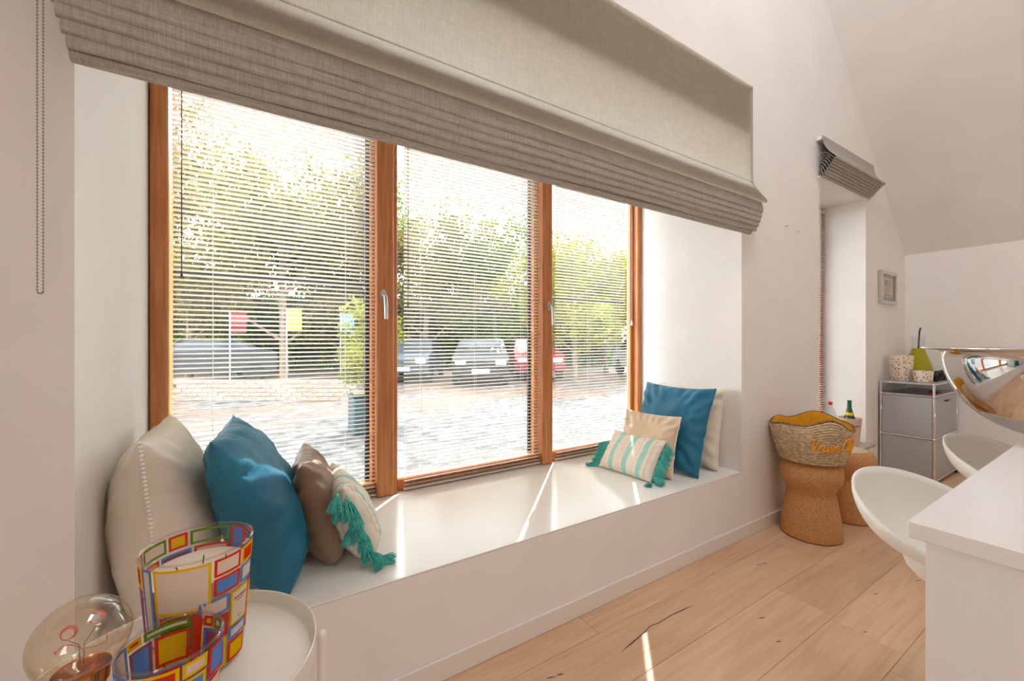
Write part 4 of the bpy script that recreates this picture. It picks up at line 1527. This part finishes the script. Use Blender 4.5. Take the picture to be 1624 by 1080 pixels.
# ---------------------------------------------------------------- outside
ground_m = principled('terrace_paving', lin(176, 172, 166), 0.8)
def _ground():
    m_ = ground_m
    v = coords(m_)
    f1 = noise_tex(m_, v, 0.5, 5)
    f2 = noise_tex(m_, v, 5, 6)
    base = ramp(m_, f2, [(0.40, lin(22, 22, 24)), (0.62, lin(84, 84, 84))])  # paving tone, contrast raised to paint in dappled tree shade
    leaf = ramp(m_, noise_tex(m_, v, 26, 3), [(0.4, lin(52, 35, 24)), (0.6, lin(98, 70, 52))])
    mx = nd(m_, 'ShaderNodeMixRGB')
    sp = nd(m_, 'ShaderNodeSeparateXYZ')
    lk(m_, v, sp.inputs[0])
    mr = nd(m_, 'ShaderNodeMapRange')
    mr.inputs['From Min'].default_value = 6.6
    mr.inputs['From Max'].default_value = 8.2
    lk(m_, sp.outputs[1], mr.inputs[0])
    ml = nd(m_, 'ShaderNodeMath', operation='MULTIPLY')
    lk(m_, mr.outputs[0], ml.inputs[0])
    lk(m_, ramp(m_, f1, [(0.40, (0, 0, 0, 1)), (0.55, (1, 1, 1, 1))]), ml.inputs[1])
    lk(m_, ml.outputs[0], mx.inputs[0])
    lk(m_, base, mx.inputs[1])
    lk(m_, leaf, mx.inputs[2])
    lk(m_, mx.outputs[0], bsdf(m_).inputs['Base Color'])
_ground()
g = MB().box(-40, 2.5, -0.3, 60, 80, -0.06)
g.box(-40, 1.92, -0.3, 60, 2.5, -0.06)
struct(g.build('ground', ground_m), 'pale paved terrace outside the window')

bark_m = noisy('bark', lin(84, 68, 54), lin(128, 108, 90), 9, 0.9, 0.4, 0.02, (1, 1, .2))
leaf_olive = translucent('olive_leaf', lin(80, 78, 40), lin(122, 112, 64), 0.5, 3)
leaf_green = translucent('green_leaf', lin(40, 66, 16), lin(96, 120, 36), 0.45, 3)
leaf_yel = translucent('yellow_green_leaf', lin(80, 92, 22), lin(142, 138, 56), 0.5, 3)
leaf_dark = translucent('hedge_leaf', lin(36, 60, 15), lin(106, 132, 34), 0.35, 2)


def leaf_cloud(centres, radii, n, size, name, mat_, seed):
    rs = np.random.RandomState(seed)
    k = rs.randint(0, len(centres), n)
    c = np.array(centres)[k]
    r = np.array(radii)[k]
    d = rs.normal(size=(n, 3))
    d /= np.linalg.norm(d, axis=1)[:, None]
    rad = r * (rs.rand(n)[:, None] ** (1 / 2.2))
    pos = c + d * rad
    a = rs.normal(size=(n, 3))
    a /= np.linalg.norm(a, axis=1)[:, None]
    b = np.cross(a, rs.normal(size=(n, 3)))
    b /= np.linalg.norm(b, axis=1)[:, None]
    s = size * (0.6 + 0.8 * rs.rand(n))[:, None]
    v = np.empty((n, 4, 3))
    v[:, 0] = pos - a * s
    v[:, 1] = pos + b * s * 0.5
    v[:, 2] = pos + a * s
    v[:, 3] = pos - b * s * 0.5
    me = bpy.data.meshes.new(name)
    me.vertices.add(4 * n)
    me.vertices.foreach_set('co', v.reshape(-1))
    me.loops.add(4 * n)
    me.loops.foreach_set('vertex_index', np.arange(4 * n, dtype=np.int32))
    me.polygons.add(n)
    me.polygons.foreach_set('loop_start', np.arange(0, 4 * n, 4, dtype=np.int32))
    me.update()
    me.validate()
    me.materials.append(mat_)
    return me


def tree_meshes(H, spread, seed, nleaf, lsize, mat_):
    rnd = random.Random(seed)
    tips = []
    mb = MB()
    top = H * 0.62
    mb.tube([(0, 0, -0.1), (0.05, 0.02, top * .4), (0.0, 0.1, top)], [H * .022, H * .018, H * .012], 8)
    br = MB()
    for i in range(15):
        a = i * 2.4 + rnd.uniform(-.3, .3)
        z0 = top * rnd.uniform(0.2, 1.0)
        l = spread * rnd.uniform(0.6, 1.0)
        p1 = Vector((l * .5 * math.cos(a), l * .5 * math.sin(a), z0 + l * .35))
        p2 = Vector((l * math.cos(a), l * math.sin(a), min(H * .95, z0 + l * rnd.uniform(.4, .95))))
        br.tube([(0, 0.05, z0), p1, p2], [H * .008, H * .006, H * .003], 5)
        tips += [p1, p2, (p1 + p2) / 2]
        for q in range(3):
            e_ = p2 + Vector((rnd.uniform(-1, 1), rnd.uniform(-1, 1), rnd.uniform(-.5, .9))) * spread * .35
            br.tube([(p1 + p2) / 2, e_], [H * .004, H * .0015], 4)
            tips.append(e_)
    for q in range(8):
        tips.append(Vector((rnd.uniform(-.4, .4) * spread, rnd.uniform(-.4, .4) * spread, H * rnd.uniform(.75, 1.0))))
    cs = [tuple(t) for t in tips]
    rd = [[spread * rnd.uniform(.16, .34)] for _ in tips]
    return mb.mesh('trunk', bark_m, True), br.mesh('branches', bark_m, True), leaf_cloud(cs, rd, nleaf, lsize, 'foliage', mat_, seed)


KINDS = {'olive': tree_meshes(7.6, 3.3, 1, 22000, 0.085, leaf_olive),
         'green': tree_meshes(7.0, 3.0, 2, 20000, 0.08, leaf_green),
         'yellow': tree_meshes(5.6, 2.4, 3, 15000, 0.07, leaf_yel)}


def tree(kind, x, y, sc, rot, label):
    o = thing('tree', (x, y, -0.06), label, 'tree', 'trees across the terrace', rot)
    t, b, f_ = KINDS[kind]
    for n_, me in (('trunk', t), ('branches', b), ('foliage', f_)):
        c = place(n_, me, o)
        c.scale = (sc, sc, sc)
        if n_ == 'foliage':
            c['kind'] = 'stuff'
    return o


tree('olive', -2.2, 19.5, 1.0, 0.3, 'olive green tree seen at the left edge of the left light')
tree('olive', 0.8, 16.6, 1.0, 1.9, 'big olive tree filling the top of the left light')
tree('green', 3.2, 19.0, 1.0, 2.7, 'darker green tree behind the first window handle')
tree('olive', 6.0, 16.5, 0.86, 4.1, 'spreading olive tree in the middle light')
tree('green', 8.8, 15.5, 0.84, 0.9, 'green tree at the right of the middle light')
tree('yellow', 9.3, 10.8, 0.9, 0.4, 'yellow green tree in the right light')
tree('yellow', 12.4, 12.4, 0.9, 3.0, 'yellow green tree at the right edge of the right light')
tree('green', 14.5, 17.0, 0.85, 5.0, 'green tree far behind the yellow ones')

# clipped hedge
rnd = random.Random(5)
hc, hr = [], []
hx0, hy0, hx1, hy1 = -6.0, 24.0, 17.0, 16.0
for i in range(260):
    t = rnd.random()
    hc.append((hx0 + (hx1 - hx0) * t, hy0 + (hy1 - hy0) * t + rnd.uniform(-.5, .5), rnd.uniform(0.1, 3.9)))
    hr.append([rnd.uniform(.4, .75)])
hd = thing('hedge', (5.5, 21.2, -0.06), 'tall dark green hedge closing the terrace', 'hedge')
hf = place('foliage', leaf_cloud([(x - 5.5, y - 21.2, z) for x, y, z in hc], hr, 52000, 0.11, 'foliage', leaf_dark, 77), hd)
hf['kind'] = 'stuff'
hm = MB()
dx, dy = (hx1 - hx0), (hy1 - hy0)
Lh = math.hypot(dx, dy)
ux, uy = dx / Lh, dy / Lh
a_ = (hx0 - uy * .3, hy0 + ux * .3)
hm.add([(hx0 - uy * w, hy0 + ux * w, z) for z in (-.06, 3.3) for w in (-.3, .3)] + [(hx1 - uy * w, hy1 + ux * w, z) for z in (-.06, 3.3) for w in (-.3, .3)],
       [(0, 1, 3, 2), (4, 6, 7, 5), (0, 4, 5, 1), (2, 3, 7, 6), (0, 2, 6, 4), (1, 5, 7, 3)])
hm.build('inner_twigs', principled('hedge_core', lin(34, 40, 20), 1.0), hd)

# planter with shrub
pl = thing('planter', (1.43, 6.45, -0.06), 'dark teal square planter on the terrace', 'planter')
tealp_m = principled('teal_planter', lin(8, 44, 50), 0.5)
MB().rbox(1.18, 6.22, -0.06, 1.66, 6.70, 0.50, 0.02).build('box', tealp_m, pl)
MB().rbox(1.15, 6.19, 0.50, 1.69, 6.73, 0.54, 0.01).build('rim', tealp_m, pl)
MB().box(1.20, 6.24, 0.51, 1.64, 6.68, 0.545).build('soil', principled('soil', lin(150, 110, 80), 1.0), pl)
sh = thing('shrub', (1.43, 6.45, 0.545), 'leafy light green shrub growing in the teal planter', 'shrub')
rnd = random.Random(8)
cl = [(rnd.uniform(-.32, .32), rnd.uniform(-.32, .32), rnd.uniform(.15, 1.25)) for _ in range(26)]
sf_ = place('foliage', leaf_cloud(cl, [[.2]] * 26, 3200, 0.035, 'foliage', leaf_yel, 12), sh)
sf_['kind'] = 'stuff'
st = MB()
for i in range(6):
    st.tube([(0.03 * math.cos(i), .03 * math.sin(i), -.02), cl[i], cl[i + 6]], [.012, .008, .004], 5)
st.build('stems', bark_m, sh, smooth=True, local=True)


def car(loc, rotz, paint, label):
    o = thing('car', loc, label, 'car', 'cars parked beyond the terrace', rotz)
    prof = [(-2.05, .35), (-2.1, .75), (-1.95, .92), (-1.2, 1.0), (-.55, 1.42), (.9, 1.46), (1.65, 1.05), (2.05, .98), (2.12, .6), (2.05, .35)]
    mb = MB()
    k = len(prof)
    vs = []
    for w, ins in ((-.85, 0.0), (-.80, .03), (.80, .03), (.85, 0)):
        for x, z in prof:
            top = max(0, z - .95) * 0.28
            vs.append((x, (abs(w) - top) * (1 if w > 0 else -1), z + (.02 if abs(w) < .84 else 0)))
    fs = []
    for r in range(3):
        for q in range(k):
            q2 = (q + 1) % k
            fs.append((r * k + q, r * k + q2, (r + 1) * k + q2, (r + 1) * k + q))
    fs.append(tuple(range(k)))
    fs.append(tuple(3 * k + q for q in range(k))[::-1])
    mb.add(vs, fs)
    mb.build('body', paint, o, smooth=True, local=True)
    gm = MATS.get('car_glass') or principled('car_glass', lin(34, 42, 50), 0.35, 0.0)
    MB().add([(-1.17, -.76, 1.03), (-1.17, .76, 1.03), (-.58, .66, 1.435), (-.58, -.66, 1.435)], [(0, 1, 2, 3)]).build('windscreen', gm, o, local=True)
    MB().add([(1.62, -.76, 1.10), (.95, -.66, 1.48), (.95, .66, 1.48), (1.62, .76, 1.10)], [(0, 1, 2, 3)]).build('rear_window', gm, o, local=True)
    for s in (-1, 1):
        MB().add([(-1.0, s * .845, 1.03), (-.5, s * .742, 1.38), (.85, s * .735, 1.41), (1.45, s * .842, 1.06)], [(0, 1, 2, 3)]).build('side_window', gm, o, local=True)
        for x in (-1.35, 1.35):
            wm = MB().lathe([(0, -.09), (.2, -.09), (.31, -.08), (.32, 0), (.31, .09), (.2, .1), (0, .1)], 22)
            wm.v = [(vx + x, vz + s * .78, vy + .32) for vx, vy, vz in wm.v]
            wm.build('wheel', MATS.get('tyre') or principled('tyre', lin(28, 28, 30), .8), o, smooth=True, local=True)
        MB().rbox(-2.12, s * .60 - .16, .66, -2.05, s * .60 + .16, .80, .02).build('headlight', MATS['white_plastic'], o, local=True)
    MB().rbox(-2.14, -.26, .42, -2.10, .26, .54, .004).build('number_plate', MATS['white_plastic'], o, local=True)
    return o


dark_paint = principled('anthracite_car_paint', lin(18, 20, 24), 0.5, 0.0)
silver_paint = principled('silver_car_paint', lin(36, 44, 54), 0.5, 0.0)
red_paint = principled('red_car_paint', lin(104, 14, 24), 0.5, 0.0)
white_paint = principled('white_car_paint', lin(170, 172, 174), 0.5)
car((4.9, 14.6, -0.06), D(60), silver_paint, 'blue grey car glinting in the middle light')
car((6.6, 12.6, -0.06), D(62), dark_paint, 'dark car with white number plate in the middle light')
car((9.0, 12.9, -0.06), D(62), red_paint, 'red car at the right edge of the middle light')
car((12.6, 10.2, -0.06), D(62), white_paint, 'white car in the right light')
car((-1.6, 17.2, -0.06), D(10), dark_paint, 'dark car at the left of the left light')

# low pale garden wall and flags
brick_m = noisy('pale_brick', lin(112, 92, 80), lin(140, 122, 108), 9, 0.9, 0.2)
gw = MB()
gw_o = thing('garden_wall', (0.15, 11.1, -0.06), 'low pale brick wall behind the planter', 'wall')
wv = Vector((1.88 + 1.61, 10.02 - 12.21, 0)).normalized()
wn = Vector((-wv.y, wv.x, 0))
bm_ = MB().rbox(-0.118, -0.06, 0.0, 0.118, 0.06, 0.088, 0.004).mesh('brick', brick_m)
for row in range(5):
    for i in range(17):
        off = (i + (0.5 if row % 2 else 0)) * 0.244 - 2.05
        b_ = place('brick', bm_, gw_o, (wv.x * off, wv.y * off, row * 0.096))
        b_.rotation_euler = (0, 0, math.atan2(wv.y, wv.x))
for (x, y, z, paint, lb) in ((-0.76, 15.8, 2.3, red_paint, 'red banner flag in front of the hedge'), (0.81, 15.4, 2.4, principled('yellow_cloth_flag', lin(226, 206, 60), .8), 'yellow banner flag in front of the hedge'), (2.41, 15.0, 2.3, principled('blue_cloth_flag', lin(70, 120, 190), .8), 'blue banner flag in front of the hedge')):
    o = thing('banner_flag', (x, y, -0.06), lb, 'flag', 'banner flags in front of the hedge')
    MB().tube([(x, y, -0.06), (x, y, z)], 0.02, 8).build('pole', steel_m, o, smooth=True)
    vs = []
    for i in range(9):
        for j in (0, 1):
            w_ = 0.02 + 0.42 * j
            vs.append((x + w_, y + 0.05 * math.sin(i * 1.1) * j, z - 0.03 - i * 0.085))
    vs2 = [(a, b + 0.004, c) for a, b, c in vs]
    fs = [(2 * i, 2 * i + 1, 2 * i + 3, 2 * i + 2) for i in range(8)]
    fb = MB()
    fb.add(vs, fs)
    fb.add(vs2, [f_[::-1] for f_ in fs])
    fb.build('cloth', paint, o, smooth=True)
